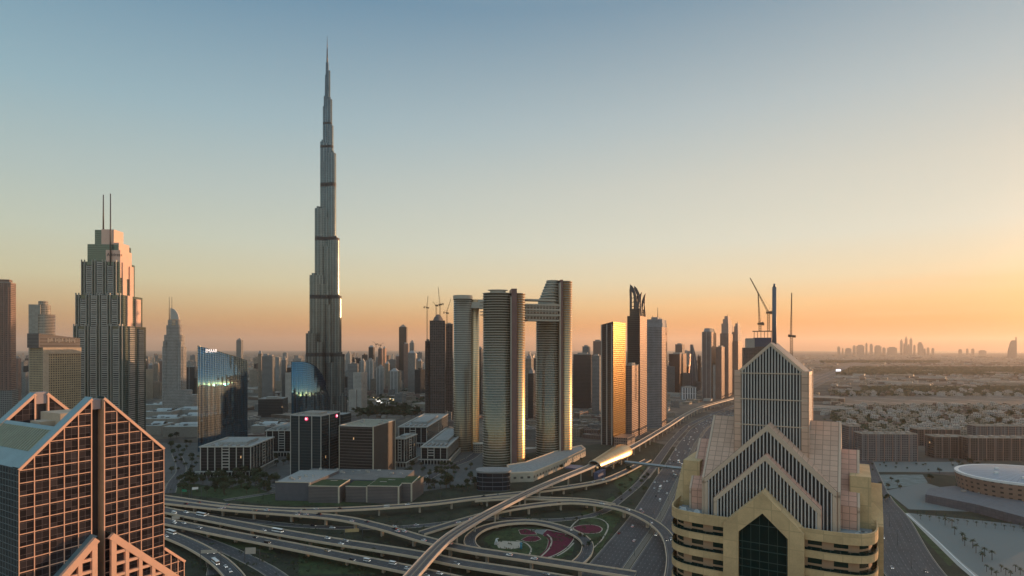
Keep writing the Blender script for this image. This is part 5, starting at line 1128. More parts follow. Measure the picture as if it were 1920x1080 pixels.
# ================================================================ right-hand side
aptd = facade('dark_apartments', (.115, .085, .075), (.03, .027, .027), 3.4, 3.4, .30, .28, .2, .3, .01, .006, bays=(20, .12)); apt2 = facade('grey_apartments', (.17, .155, .155), (.04, .04, .045), 3.4, 3.2, .36, .30, .2, .3, .01, .004, bays=(24, .1))
def aptblock(label, pl, pc, pr, yt, Y, rot, m_, court=True, h=None):
    P, wl, wr = fit(pl, pc, pr, Y, rot); z = zat(yt, Y) if h is None else h; wr = max(wr, 22); r = thing('apartment_block', label, 'building', (P[0], P[1], 0), radians(rot), 'low apartment blocks beside the plaza')
    q = MB(); q.prism(rect(-wl, 0, 0, wr), 0, z, 0, 1); q.build('wall', [m_, plain('tan_roof', (.34, .28, .23), .9, .25, .1)], r)
    q = MB()
    for a, b, c, d in ((-wl-.4, .4, -.4, .5), (-wl-.4, .4, wr-.5, wr+.4), (-wl-.4, -wl+.5, .5, wr-.5), (-.5, .4, .5, wr-.5)): q.box(a, b, c, d, z+.01, z+1.5)
    q.build('parapet', plain('tan_parapet', (.36, .30, .25), .8), r); 
    for k in range(max(2, int(wl/16))): x = -wl+8+k*16; q = MB(); q.box(x, min(x+5, -1), wr*.35, wr*.65, z+.01, z+2.8); q.build('stair_head', plain('tan_parapet', (.36, .30, .25)), r)
    q = MB(); 
    for k in range(int(wl/12)+1): q.box(-k*12-.5, -k*12+.5, -.6, -.02, 0, z)
    q.build('pilaster', plain('brown_pier', (.30, .19, .155)), r)
aptblock('grey apartment block with setback penthouses nearest behind the crown tower on the right', 1616, 1720, 1724, 815, 880, -3, apt2)
aptblock('side wing of the grey apartment block, running back from its left end', 1592, 1612, 1640, 800, 960, -3, apt2)
aptblock('dark brown apartment block left of the long one facing the round arena', 1752, 1812, 1818, 820, 905, -3, aptd)
aptblock('long dark brown apartment block with pale pilasters facing the round arena', 1815, 1990, 1996, 823, 880, -3, aptd)
aptblock('row of brown apartments behind the dark block', 1720, 1800, 1812, 806, 1020, -3, aptd)
aptblock('far row of brown apartments behind the long dark block', 1830, 1930, 1940, 800, 1040, -3, apt2)
def arena():
    Yc = 664; X = XA(1805, Yc)+66+6; z = 27.0; r = thing('arena', 'round arena with pale blue roof, white rim and brown perforated wall', 'arena', (X, Yc, 0), 0)
    q = MB(); n = 64; O = ell(0, 0, 68, 60, n); B = ell(0, 0, 64, 56, n); q.prism(B, 0, z-2, 0, top=False, taper=O)
    q.build('wall', facade('arena_wall', (.26, .165, .12), (.03, .022, .02), 5.2, 7.0, .62, .60, .5, .1, .0, .0, wr=.6), r)
    I = ell(0, 0, 64, 56, n); q = MB(); q.prism(O, z-1.99, z+.4, 0, top=False)
    for i in range(n): j = (i+1) % n; q.poly([O[i]+(z+.4,), O[j]+(z+.4,), I[j]+(z+.4,), I[i]+(z+.4,)], 0)
    q.build('rim', whitep, r); q = MB()
    R = [(64*c, 56*c, z+.3+3.0*(1-c*c)) for c in (1, .8, .6, .4, .2, .001)]
    for (a, b, zz), (a2, b2, z2) in zip(R, R[1:]):
        E1, E2 = ell(0, 0, a, b, n), ell(0, 0, a2, b2, n)
        for i in range(n): j = (i+1) % n; q.poly([E1[i]+(zz,), E1[j]+(zz,), E2[j]+(z2,), E2[i]+(z2,)], 0, [(i, a), (i+1, a), (i+1, a2), (i, a2)], True)
    q.build('roof', plain('slate_blue_roof', (.26, .31, .37), .45, .08, .1, panel=(1, 200)), r)
    for x, y in ((-40, -6), (-20, 18), (-30, -30), (0, -20)): q = MB(); q.box(x, x+4, y, y+2.4, z+1.0, z+4.2); q.build('roof_unit', whitep, r)
    P = [G(*p) for p in [(1742, 930), (1735, 942), (1830, 962), (1930, 990), (1990, 1000), (1990, 975), (1860, 940), (1790, 925)]]
    r = thing('service_building', 'low dark grey wedge-shaped building in front of the round arena', 'building', (P[0][0], P[0][1], 0)); P = [(x-P[0][0], y-P[0][1]) for x, y in P]
    q = MB(); q.prism(P, 0, 9, 0, 1); q.build('wall', [plain('graphite_wall', (.10, .10, .115), .6, .15, .2, panel=(4, 3)), plain('graphite_roof', (.15, .155, .165), .8)], r)
    for k in range(9): x, y = P[0][0]+25+k*13, P[0][1]-18-k*7; q = MB(); q.box(x, x+4, y, y+3, 9.01, 10.6); q.build('roof_unit', concrete, r)
arena()
# distant marina skyline and the sail-shaped hotel by the sea
mh_ = plain('far_tower_haze_tint', (.30, .24, .20), .8, .1, .01)  # lightened wall colour, part of the distance haze is painted in
MAR = [(1570, 1575, 648), (1579, 1581, 651), (1599, 1604, 646), (1606, 1620, 645), (1623, 1626, 641), (1631, 1636, 643), (1640, 1652, 646), (1664, 1681, 649), (1688, 1692, 634), (1697, 1701, 629), (1706, 1710, 631), (1713, 1716, 645), (1721, 1729, 640), (1732, 1735, 652), (1738, 1742, 650), (1747, 1751, 651), (1798, 1803, 653), (1812, 1815, 652), (1822, 1826, 652), (1836, 1848, 655), (1694, 1696, 642), (1702, 1705, 644), (1728, 1731, 646), (1655, 1660, 650), (1585, 1596, 651)]
for i, (a, b, t_) in enumerate(MAR):
    Y = 15000; X = XA((a+b)/2, Y); wd = (b-a)*Y/F; z = zat(t_+1.5, Y); r = thing('skyline_tower', 'hazy tower on the far skyline at the right horizon' if t_ > 640 else ['tallest spired', 'middle spired', 'third spired', 'flat spired', 'lone spired'][i % 5]+' tower of the far skyline at the right horizon', 'tower', (X, Y, 0), radians(-20), 'far skyline towers on the right horizon' if t_ > 640 else None)
    q = MB(); q.box(-wd*.45, wd*.45, -25, 25, 0, z*.88); q.build('shaft', mh_, r); q = MB(); q.prism(rect(-wd*.3, wd*.3, -18, 18), z*.88, z, 0, taper=rect(-wd*.12, wd*.12, -7, 7) if t_ < 640 else rect(-wd*.28, wd*.28, -18, 18)); q.build('crown', mh_, r)
def sailhotel():
    Y = 10500; s = Y/F; r = thing('sail_hotel', 'sail-shaped hotel standing alone by the sea at the far right', 'tower', (XA(1898, Y), Y, 0)); q = MB(); n = 10; zt, zb = zat(638, Y), 0
    R = [((-8+7.5*(i/n)**2.2)*s, zb+(zt-zb)*i/n) for i in range(n+1)]; 
    for i in range(n):
        a, b = R[i], R[i+1]; q.poly([(a[0], -18, a[1]), (7*s, -18, a[1]), (7*s, -18, b[1]), (b[0], -18, b[1])], 0); q.poly([(a[0], 18, a[1]), (a[0], -18, a[1]), (b[0], -18, b[1]), (b[0], 18, b[1])], 0)
    q.poly([(7*s, -18, 0), (7*s, 18, 0), (7*s, 18, zt), (7*s, -18, zt)], 0); q.build('sail', mh_, r)
    q = MB(); q.bar((7*s, 0, 0), (7*s, 0, zat(632, Y)), 14, 14, up=(0, 1, 0)); q.build('mast', mh_, r)
sailhotel()
# pale mall roofs behind the tall mirror tower
mroof = plain('mall_roof', (.36, .38, .36), .7, .45, .12); mroof2 = plain('mall_plant_grey', (.15, .16, .16), .8, .3, .1)  # second one is a darker grey for the roof plant boxes
random.seed(21)
for i, (a, b, yb, Y, h) in enumerate([(262, 300, 0, 1150, 18), (305, 372, 0, 1120, 20), (262, 330, 0, 1230, 22), (330, 372, 0, 1260, 24), (268, 318, 0, 1330, 26), (318, 372, 0, 1380, 25), (265, 345, 0, 1450, 30), (470, 520, 0, 1150, 18)]):
    s = Y/F; L = (b-a)*s; r = thing('mall_hall', 'pale flat-roofed mall hall in the sprawl between the pink-grid tower and the tall mirror tower' if i < 7 else 'flat-roofed hall with an arched skylight right of the tall mirror tower', 'building', (XA(a, Y), Y, 0), radians(4), 'halls of the shopping mall' if i < 7 else None)
    q = MB(); q.prism(rect(0, L, 0, 55), 0, h, 0, 1); q.build('wall', [concrete, mroof], r)
    q = MB()
    for k in range(int(L/14)): x = 4+k*14; yy = random.uniform(5, 40); q.box(x, x+random.uniform(4, 10), yy, yy+random.uniform(4, 10), h+.01, h+random.uniform(1, 3.5))
    q.build('roof_plant', mroof2, r)
    q = MB(); x0 = L*.3
    for k in range(8): t0, t1 = pi*k/8, pi*(k+1)/8; q.poly([(x0, 30-9*cos(t0), h+5*sin(t0)), (x0, 30-9*cos(t1), h+5*sin(t1)), (L*.85, 30-9*cos(t1), h+5*sin(t1)), (L*.85, 30-9*cos(t0), h+5*sin(t0))][::-1], 0, None, True)
    q.build('barrel_skylight', plain('skylight', (.42, .46, .46), .35, .1, metal=.2), r)
r, wl, wr, z = flat('low_office', 'dark curved-front office block right behind the tall mirror tower', 'building', 484, 530, 540, 748, 1450, 8, dk)
# ================================================================ suburbs
def houseproto(kind, wallm, w_, d_, h):
    r = thing(kind, 'x', 'house', (0, 0, 0)); q = MB(); q.prism(rect(-w_/2, w_/2, -d_/2, d_/2), 0, h, 0, 1); q.build('wall', [wallm, plain('sand_roof', (.27, .23, .19), .9, .3, .2)], r)
    q = MB(); q.box(-w_*.2, w_*.15, -d_*.1, d_*.35, h+.01, h+3); q.box(w_*.2, w_*.45, -d_*.45, -d_*.1, h+.01, h+1.1); q.build('roof_room', wallm, r)
    q = MB(); q.box(-w_/2-3, w_/2+3, -d_/2-4.3, -d_/2-4, 0, 2.2); q.box(-w_/2-3.3, -w_/2-3, -d_/2-4, d_/2+3, 0, 2.2); q.build('garden_wall', wallm, r); return r
vw = [facade('villa_cream', (.33, .28, .215), (.04, .035, .03), 3.4, 4.0, .5, .55, .3, .1, 0, .01), facade('villa_white', (.46, .43, .39), (.04, .035, .035), 3.4, 3.6, .5, .5, .3, .1, 0, .01), facade('villa_brown', (.16, .115, .09), (.03, .025, .02), 3.4, 4.4, .5, .5, .3, .1, 0, .01)]
VP = [houseproto('villa', vw[i], *dims) for i, dims in enumerate([(17, 14, 8), (22, 15, 9.5), (15, 18, 7.5)])]
TOW = [houseproto('low_rise_block', m_, *dims) for m_, dims in ((resC, (34, 18, 20)), (resB, (26, 20, 26)), (resA, (44, 16, 15)))]
for p in TOW: p['category'] = 'building'
def hwdist(x, y):
    best = 1e9
    for i in range(len(HW)-1):
        (ax, ay), (bx, by) = HW[i], HW[i+1]; t = max(0, min(1, ((x-ax)*(bx-ax)+(y-ay)*(by-ay))/((bx-ax)**2+(by-ay)**2))); best = min(best, sqrt((x-ax-t*(bx-ax))**2+(y-ay-t*(by-ay))**2))
    return best
cname = ['cream', 'white', 'brown']; random.seed(8); cells = []
for gy in range(60):
    for gx_ in range(60):
        x = 700+gx_*34+(gy % 2)*9; y = 1010+gy*40
        a = radians(-30); X = x; 
        px = 960+F*X/y
        if 1575 < px < 1960 and hwdist(X, y) > 120 and 1030 < y < 2500 and not (1720 < y < 2080): cells.append((X+random.uniform(-6, 6), y+random.uniform(-8, 8)))
random.shuffle(cells); cells = sorted(cells, key=lambda c: c[1]+random.uniform(0, 500))[:290]; first = [True]*3
for x, y in cells:
    k = random.choice((0, 0, 1, 1, 2)); zone = 'in the suburb right behind the apartment blocks' if y < 1400 else ('in the middle suburb before the sandy plots' if y < 1800 else 'in the far suburb beyond the sandy plots')
    lab = f'{cname[k]} flat-roofed villa {zone}'; grp = f'{cname[k]} villas {zone}'; rz = radians(-30+random.choice((0, 90, 0, 4)))
    if first[k]: o = VP[k]; first[k] = False; o.location = (x, y, 0); o.rotation_euler.z = rz; o['label'] = lab; o['group'] = grp
    else: o = dup(VP[k], (x, y, 0), rz, lab, grp); o.scale = (random.uniform(.8, 1.3), random.uniform(.8, 1.3), random.uniform(.8, 1.4))
# low-rise between and behind the background towers
random.seed(31); pts = []; first = [True]*3; tn = ['beige', 'grey', 'brown']
while len(pts) < 285:
    y = 1330*math.exp(random.random()**1.3*1.05) if len(pts) > 50 else random.uniform(1100, 1330); px = random.choice((random.uniform(-20, 560), random.uniform(620, 1130), random.uniform(1080, 1380), random.uniform(640, 900))); px = px if len(pts) > 50 else random.choice((random.uniform(474, 540), random.uniform(474, 540), random.uniform(1080, 1122), random.uniform(988, 1003), random.uniform(2, 60), random.uniform(800, 845))); x = XA(px, y)
    if hwdist(x, y) < (95 if y > 1330 else 60) or (1000 < y < 1550 and 250 < px < 380) or any(abs(x-a)+abs(y-b) < 42 for a, b in pts) or (-480 < x < -270 and 1150 < y < 1340): continue
    if y < 1760 and 640 < px < 800: continue
    pts.append((x, y)); k = random.choice((0, 1, 1, 2)); px_ = 'left of the needle tower' if px < 600 else ('between the needle tower and the bridged towers' if px < 900 else 'along the near side of the highway')
    lab = f'{tn[k]} low-rise block {px_}'; grp = lab.replace('block', 'blocks')
    if first[k]: o = TOW[k]; first[k] = False; o.location = (x, y, 0); o['label'] = lab; o['group'] = grp
    else: o = dup(TOW[k], (x, y, 0), radians(random.choice((-30, 10, 4, 60))), lab, grp); o.scale = (random.uniform(.6, 1.3), random.uniform(.7, 1.3), random.uniform(.4, 1.5) if y > 1700 else random.uniform(.3, .8))
def massmesh(name, gen_, mats):
    q = MB()
    for (x, y, w_, d_, h, k, a) in gen_: q.prism(rotp(rect(-w_/2, w_/2, -d_/2, d_/2), a, x, y), 0, h, k, len(mats)-1)
    return tag(q.build(name, mats), kind='stuff')
def suburb():
    out = []; random.seed(77)
    while len(out) < 5200:
        y = 1400*math.exp(random.random()**.8*2.3); u_ = random.uniform(-.92, .95); x = u_*y
        if hwdist(x, y) < 120 or y < 2450 and .56 < u_ : continue
        if u_ < .4 and y < 3600 and random.random() < .6: continue
        rx = x*cos(radians(30))-y*sin(radians(30)); ry = x*sin(radians(30))+y*cos(radians(30))
        if (rx/95) % 1 < .22 or (ry/62) % 1 < .24: continue
        big = random.random() < .12; s_ = random.uniform(10, 26)
        w_, d_, h = (random.uniform(50, 160), random.uniform(25, 60), random.uniform(6, 13)) if big else (s_, s_*random.uniform(.7, 1.2), random.uniform(5, 11))
        if u_ < .45 and random.random() < .05: w_, d_, h = 28, 24, random.uniform(30, 110)
        out.append((x, y, w_, d_, h, random.randrange(3), radians(-30+random.choice((0, 0, 5, -8)))))
    return out
massmesh('distant_suburb', suburb(), vw+[plain('sand_roof', (.27, .23, .19))])
# large sandy building plots and the dark floor of the far woods
patch('sandy_plots', [(XA(1588, 1740), 1740), (XA(2050, 1740), 1740), (XA(2050, 2080), 2080), (XA(1580, 2080), 2080)], plain('open_sand', (.155, .13, .105), .95, .3, .02), .02, px=False)
random.seed(4)
for k in range(9):
    y = 1790+(k % 3)*90; x0 = XA(1610+k//3*110+(k % 3)*35, y); patch('sandy_track', [(x0, y-40), (x0+10, y-42), (x0-50+8, y+46), (x0-58, y+44)], plain('pale_sand', (.38, .32, .26), .95, .3, .03), .03+.002*k, px=False)
for k, (a_, b_, y0, y1) in enumerate(((1555, 2050, 3700, 5200), (1620, 2050, 2330, 2560), (1540, 1760, 6800, 7900), (1750, 2050, 6000, 6500))):
    patch('woodland_floor', [(XA(a_, y0), y0), (XA(b_, y0), y0), (XA(b_, y1), y1), (XA(a_, y1), y1)], plain('wood_floor', (.035, .035, .022), .95, .5, .006), .04+.004*k, px=False)
# mid-rise towers filling the skyline
MR = [houseproto('mid_rise_tower', m_, *dims) for m_, dims in ((resB, (28, 26, 90)), (resC, (34, 24, 75)), (resD, (26, 30, 100)), (dk, (30, 28, 80)))]
for p in MR:
    p['category'] = 'tower'
    for ch in list(p.children):
        if ch.name.startswith('garden_wall'): bpy.data.objects.remove(ch)
first = [True]*4; mn = ['grey', 'beige', 'pale ribbed', 'dark']; pts = []; random.seed(41)
while len(pts) < 170:
    y = random.uniform(1950, 3600); px = random.choice((random.uniform(-15, 60), random.uniform(262, 375), random.uniform(470, 580), random.uniform(645, 800), random.uniform(645, 850), random.uniform(560, 700), random.uniform(985, 1130), random.uniform(1076, 1130), random.uniform(1250, 1345))); x = XA(px, y)
    if hwdist(x, y) < 120 or any(abs(x-a)+abs(y-b) < 60 for a, b in pts): continue
    pts.append((x, y)); k = random.randrange(4); z_ = 'left of the needle tower' if px < 600 else ('between the needle tower and the bridged towers' if px < 900 else 'right of the bridged towers')
    lab = f'distant {mn[k]} mid-rise tower {z_}'; grp = f'distant {mn[k]} mid-rises {z_}'; rz = radians(random.choice((-30, 8, 15)))
    if first[k]: o = MR[k]; first[k] = False; o.location = (x, y, 0); o.rotation_euler.z = rz; o['label'] = lab; o['group'] = grp
    else: o = dup(MR[k], (x, y, 0), rz, lab, grp)
    o.scale = (random.uniform(.8, 1.3), random.uniform(.8, 1.3), random.uniform(.45, 1.35)*(1.0 if y < 2600 else 1.25))
# ================================================================ trees
leafm, t, b = mat('leaf'); oc = t.node('ShaderNodeTexCoord').outputs['Object']
t.put(b.inputs['Base Color'], t.ramp(t.noise(oc, .9, 3), [(.3, (.018, .030, .012)), (.7, (.055, .075, .028))])); b.inputs['Roughness'].default_value = .8
bark = plain('bark', (.11, .08, .06), .9)
def treeproto(seed, h, rad, nl):
    random.seed(seed); r = thing('tree', 'x', 'tree'); q = MB(); q.tube((0, 0, 0), (0, 0, h*.45), .28, .18, 7)
    L = []
    for k in range(6): a = k*1.05+random.random(); e = (cos(a)*rad*.5, sin(a)*rad*.5, h*random.uniform(.55, .8)); q.tube((0, 0, h*.38), e, .13, .05, 5); L.append(e)
    L += [(random.uniform(-.4, .4)*rad, random.uniform(-.4, .4)*rad, h*random.uniform(.65, .95)) for _ in range(5)]
    q.build('trunk', bark, r); q = MB()
    for i in range(nl):
        c = random.choice(L); s_ = rad*random.uniform(.28, .42); d = Vector((random.gauss(0, 1), random.gauss(0, 1), random.gauss(0, 1))).normalized()*s_*random.random()**.4
        p = Vector(c)+Vector((d.x, d.y, d.z*.7)); u_ = Vector((random.gauss(0, 1), random.gauss(0, 1), random.gauss(0, 1))).normalized(); v_ = u_.orthogonal().normalized(); z = random.uniform(.25, .5)*rad*.22
        q.poly([p-u_*z-v_*z*.6, p+u_*z-v_*z*.6, p+u_*z+v_*z*.6, p-u_*z+v_*z*.6], 0)
    q.build('crown', leafm, r); return r
TP = [treeproto(1, 7.5, 3.6, 420), treeproto(2, 6, 3.2, 360), treeproto(3, 9, 4.2, 460)]
def palmproto():
    random.seed(9); r = thing('date_palm', 'x', 'palm tree'); q = MB()
    for i in range(6): q.tube((0, 0, i*1.1), (0, 0, (i+1)*1.1), .26, .20, 8)
    q.build('trunk', bark, r); q = MB()
    for k in range(26):
        a = k*2.4; e0 = random.uniform(-.1, 1.2); p = Vector((0, 0, 6.6)); d = Vector((cos(a)*cos(e0), sin(a)*cos(e0), sin(e0))); w_ = Vector((-sin(a), cos(a), 0)); L = 3.1
        for i in range(5):
            p2 = p+d*L/5; d = (d+Vector((0, 0, -.28))).normalized(); wa, wb = .42*(1-abs(i/5-.35)), .42*(1-abs((i+1)/5-.35)) if i < 4 else .02
            q.poly([p-w_*wa, p+w_*wa, p2+w_*wb+Vector((0, 0, -.12)), p2-w_*wb+Vector((0, 0, -.12))], 0); p = p2
    q.build('crown', leafm, r); return r
PP = palmproto()
used = {}
def plant(proto, x, y, lab, grp, sc_=1.0):
    rz = random.uniform(0, 6.28)
    if proto.name not in used: used[proto.name] = 1; proto.location = (x, y, 0); proto['label'] = lab; proto['group'] = grp; proto.scale = (sc_,)*3; return proto
    return dup(proto, (x, y, 0), rz, lab, grp, sc_)
random.seed(61)
for x0, x1, y0, y1, n, lab, grp, s_ in [
    (332, 520, 893, 928, 84, 'dark bushy tree in the grounds before the arcaded office block', 'trees before the arcaded office block', 1.45),
    (318, 372, 850, 890, 20, 'tree beside the lane left of the arcaded office block', 'trees left of the arcaded office block', 1.0),
    (770, 900, 903, 924, 28, 'tree among the parked cars right of the green-roofed podium', 'trees right of the green-roofed podium', 1.3),
    (316, 368, 800, 850, 16, 'tree on the back street left of the tall mirror tower', 'trees left of the tall mirror tower', 1.3),
    (752, 885, 874, 903, 34, 'tree in the court between the arcaded blocks and the dark pavilion', 'court trees by the dark pavilion', 1.1),
    (515, 543, 850, 888, 12, 'tree between the arcaded block and the H-signed hotel', 'trees left of the H-signed hotel', 1.1),
    (662, 790, 768, 786, 40, 'dark park tree in the belt behind the box building', 'park trees behind the box building', 1.9),
    (1150, 1215, 885, 935, 14, 'small tree on the green wedge between ramp and highway', 'trees on the green wedge by the highway', .9),
    (980, 1090, 865, 882, 12, 'small tree behind the cream terminal building', 'trees behind the cream terminal', .9),
    (1612, 1700, 900, 950, 12, 'street tree between the wide street and the service yard', 'street trees right of the crown tower', .9),
    (1080, 1135, 965, 1030, 10, 'shrub-like tree by the loop garden edge', 'small trees outside the loop ramp', .6),
    (540, 760, 1035, 1076, 14, 'small tree on the green under the twin flyovers', 'small trees under the twin flyovers', .7),
    (1740, 1900, 866, 905, 20, 'dark tree along the foot of the long brown apartments', 'trees along the brown apartments', 1.1),
    (1590, 1900, 770, 800, 34, 'dark garden tree among the nearest villas', 'garden trees among the nearest villas', 1.8)]:
    for k in range(n):
        px, py = random.uniform(x0, x1), random.uniform(y0, y1); x, y = G(px, py); plant(random.choice(TP), x, y, lab, grp, s_*random.uniform(.75, 1.25))
for k, (px, py) in enumerate([(1772, 985), (1785, 989), (1790, 1003), (1805, 1015), (1809, 1024), (1824, 1028), (1830, 1037), (1846, 1044), (1842, 1053), (1860, 1050)]):
    x, y = G(px, py); plant(PP, x, y, 'date palm in the slanting row across the pale plaza', 'palms in the slanting row on the plaza', 1.0)
for k in range(26):
    row = k % 2; f = (k//2)/12; x, y = G(1720+f*210+row*6, 966+f*26+row*8); plant(PP, x, y, 'small palm in the double row along the back of the pale plaza', 'palms along the back of the plaza', .62)
for k in range(14): x, y = G(random.uniform(1630, 1790), random.uniform(868, 884)); plant(TP[1], x, y, 'small clipped tree in the parking area below the grey apartment block', 'parking area trees', .6)
for k in range(12): x, y = G(1850+k*9, 1072+(k % 3)*6); plant(PP, x, y, 'palm at the bottom right corner of the plaza', 'palms at the near edge of the plaza', .7)
# far tree belts, nobody could count them
def grove():
    q = MB(); random.seed(90)
    belts = [(1555, 2000, 3750, 5200, 3600, 11), (1620, 1990, 2340, 2560, 900, 8), (1540, 1760, 6800, 7900, 900, 13), (1560, 1960, 1040, 1700, 1500, 6), (1560, 1980, 2090, 2330, 500, 7), (-40, 560, 2600, 4200, 500, 7), (640, 1130, 1750, 2500, 700, 7), (1380, 1560, 3300, 5000, 300, 7), (680, 780, 1500, 1640, 260, 8)]
    for a, b, y0, y1, n, s_ in belts:
        for k in range(n):
            y = random.uniform(y0, y1); x = XA(random.uniform(a, b), y)
            if hwdist(x, y) < 70: continue
            for j in range(3):
                c = Vector((x+random.gauss(0, s_), y+random.gauss(0, s_), s_*random.uniform(.3, .9))); 
                for m_ in range(3):
                    u_ = Vector((random.gauss(0, 1), random.gauss(0, 1), random.gauss(0, .6))).normalized(); v_ = u_.orthogonal().normalized(); w_ = s_*random.uniform(.4, .9); q.poly([c-u_*w_, c-v_*w_*.7, c+u_*w_, c+v_*w_*.7], 0)
    return tag(q.build('distant_grove', leafm), kind='stuff')
grove()
def groundcover():
    q = MB(); random.seed(15); segs = [(p, ROADS[k][2]/2+2.5) for k in ROADS for p in ROADS[k][0][::2] if p[2] < 3 and 350 < p[1] < 1100]
    n = 0
    while n < 1500:
        px, py = random.uniform(318, 1230), random.uniform(905, 1079); x, y = G(px, py)
        if px > 1105+(1079-py)*.62 or any((x-p[0])**2+(y-p[1])**2 < w_*w_ for p, w_ in segs) or (510 < px < 775 and py < 946) or (885 < px < 1060 and py < 925): continue
        n += 1; s_ = random.choice((.5, .7, 1.1, 1.6))
        for j in range(10):
            c = Vector((x+random.gauss(0, s_), y+random.gauss(0, s_), .15+random.random()*s_)); u_ = Vector((random.gauss(0, 1), random.gauss(0, 1), random.gauss(0, .6))).normalized()*s_*.45; v_ = u_.orthogonal().normalized()*s_*.35; q.poly([c-u_, c-v_, c+u_, c+v_], 0)
    return tag(q.build('shrubs', leafm), kind='stuff')
groundcover()
# ================================================================ vehicles
paints = {n_: plain('car_'+n_, c_, .25, .03, .5, metal=.3 if n_ != 'white' else 0, spec=.6) for n_, c_ in (('white', (.75, .75, .73)), ('silver', (.42, .43, .44)), ('black', (.03, .03, .035)), ('red', (.30, .03, .03)), ('sand', (.45, .38, .28)))}
cglass = plain('car_glass', (.02, .025, .03), .1, .05, spec=.8); tyre = plain('tyre', (.02, .02, .02), .9); lampw = glow('headlamp', (1, .93, .8), 2.5); lampr = glow('tail_lamp', (.8, .03, .02), 1.2)
def carproto(color, typ, parts=True):
    nm = {'car': 'car', 'suv': 'car', 'bus': 'bus', 'van': 'van'}[typ]; r = thing(nm, 'x', nm); m_ = paints[color]
    L, W_, hb, h = {'car': (4.6, 1.85, .85, 1.45), 'suv': (4.9, 1.95, 1.1, 1.8), 'bus': (12, 2.5, 1.5, 3.1), 'van': (5.6, 2.0, 1.2, 2.4)}[typ]
    q = MB(); prof = [(-L/2, .35), (-L/2, hb*.95), (-L/2+.15, hb), (-L*.36, hb+.03), (L*.2, hb+.02), (L/2-.15, hb*.78), (L/2, hb*.6), (L/2, .35)]
    if typ in ('bus', 'van'): prof = [(-L/2, .35), (-L/2, hb), (L/2, hb), (L/2, .35)]
    h2 = W_/2
    def extr(pf, w0, w1, qq, m_=0):
        n = len(pf); A = [(x, -w0 if z < hb+.01 else -w1, z) for x, z in pf]; B = [(x, w0 if z < hb+.01 else w1, z) for x, z in pf]
        qq.poly(A[::-1] if False else A, m_); qq.poly(B[::-1], m_)
        for i in range(n): j = (i+1) % n; qq.poly([A[j], A[i], B[i], B[j]], m_)
    extr(prof, h2, h2, q); q.build('body', m_, r)
    q = MB(); cab = [(-L*.36, hb+.035), (-L*.24, h-.03), (L*.04, h-.03), (L*.2, hb+.035)] if typ == 'car' else ([(-L*.47, hb+.035), (-L*.42, h-.03), (L*.06, h-.03), (L*.22, hb+.035)] if typ == 'suv' else [(-L/2+.02, hb+.01), (-L/2+.05, h-.35), (L/2-.25, h-.35), (L/2-.02, hb+.01)])
    extr(cab, h2-.08, h2-.28 if typ in ('car', 'suv') else h2-.04, q); q.build('windows', cglass, r)
    q = MB(); x0, x1 = (cab[1][0], cab[2][0]); q.box(x0-.05, x1+.05, -h2+.26 if typ in ('car', 'suv') else -h2, h2-.26 if typ in ('car', 'suv') else h2, (h-.03 if typ in ('car', 'suv') else h-.34), h); q.build('roof', m_, r)
    if parts:
        for x in (-L*.31, L*.31):
            for y in (-h2+.02, h2-.02): q = MB(); q.tube((x, y-.11, .33), (x, y+.11, .33), .33, .33, 12); q.build('wheel', tyre, r)
        for y in (-h2*.7, h2*.7):
            q = MB(); q.box(L/2+.005, L/2+.03, y-.18, y+.18, hb*.55, hb*.72); q.build('headlight', lampw, r); q = MB(); q.box(-L/2-.03, -L/2-.005, y-.18, y+.18, hb*.7, hb*.85); q.build('tail_light', lampr, r)
    return r
CP = {}
def vehicle(color, typ, x, y, z, ang, where, near):
    key = (color, typ, near); lab = f"{color if typ != 'suv' else 'tall '+color} {'car' if typ == 'suv' else typ} {where}"
    if key not in CP: o = carproto(color, typ, near); CP[key] = o; o.location = (x, y, z); o.rotation_euler = (0, 0, ang); o['label'] = lab; o['group'] = lab.replace(color, color, 1)+' (group)' if False else f"{lab}, group"[:60].replace(', group', 's'.join(['', ''])) ; o['group'] = 'vehicles '+where; return
    o = dup(CP[key], (x, y, z), ang, lab, 'vehicles '+where)
random.seed(123)
def at_path(key, dist, off):
    P, N, wd, lanes = ROADS[key]; s_ = 0
    for i in range(len(P)-1):
        L = sqrt((P[i+1][0]-P[i][0])**2+(P[i+1][1]-P[i][1])**2)
        if s_+L > dist: t = (dist-s_)/L; return (P[i][0]+(P[i+1][0]-P[i][0])*t+N[i][0]*off, P[i][1]+(P[i+1][1]-P[i][1])*t+N[i][1]*off, P[i][2]+(P[i+1][2]-P[i][2])*t+.035, math.atan2(P[i+1][1]-P[i][1], P[i+1][0]-P[i][0]))
        s_ += L
    return None
def plen(key): P = ROADS[key][0]; return sum(sqrt((P[i+1][0]-P[i][0])**2+(P[i+1][1]-P[i][1])**2) for i in range(len(P)-1))
cw = ['white']*12+['silver']*4+['black']*2+['sand']
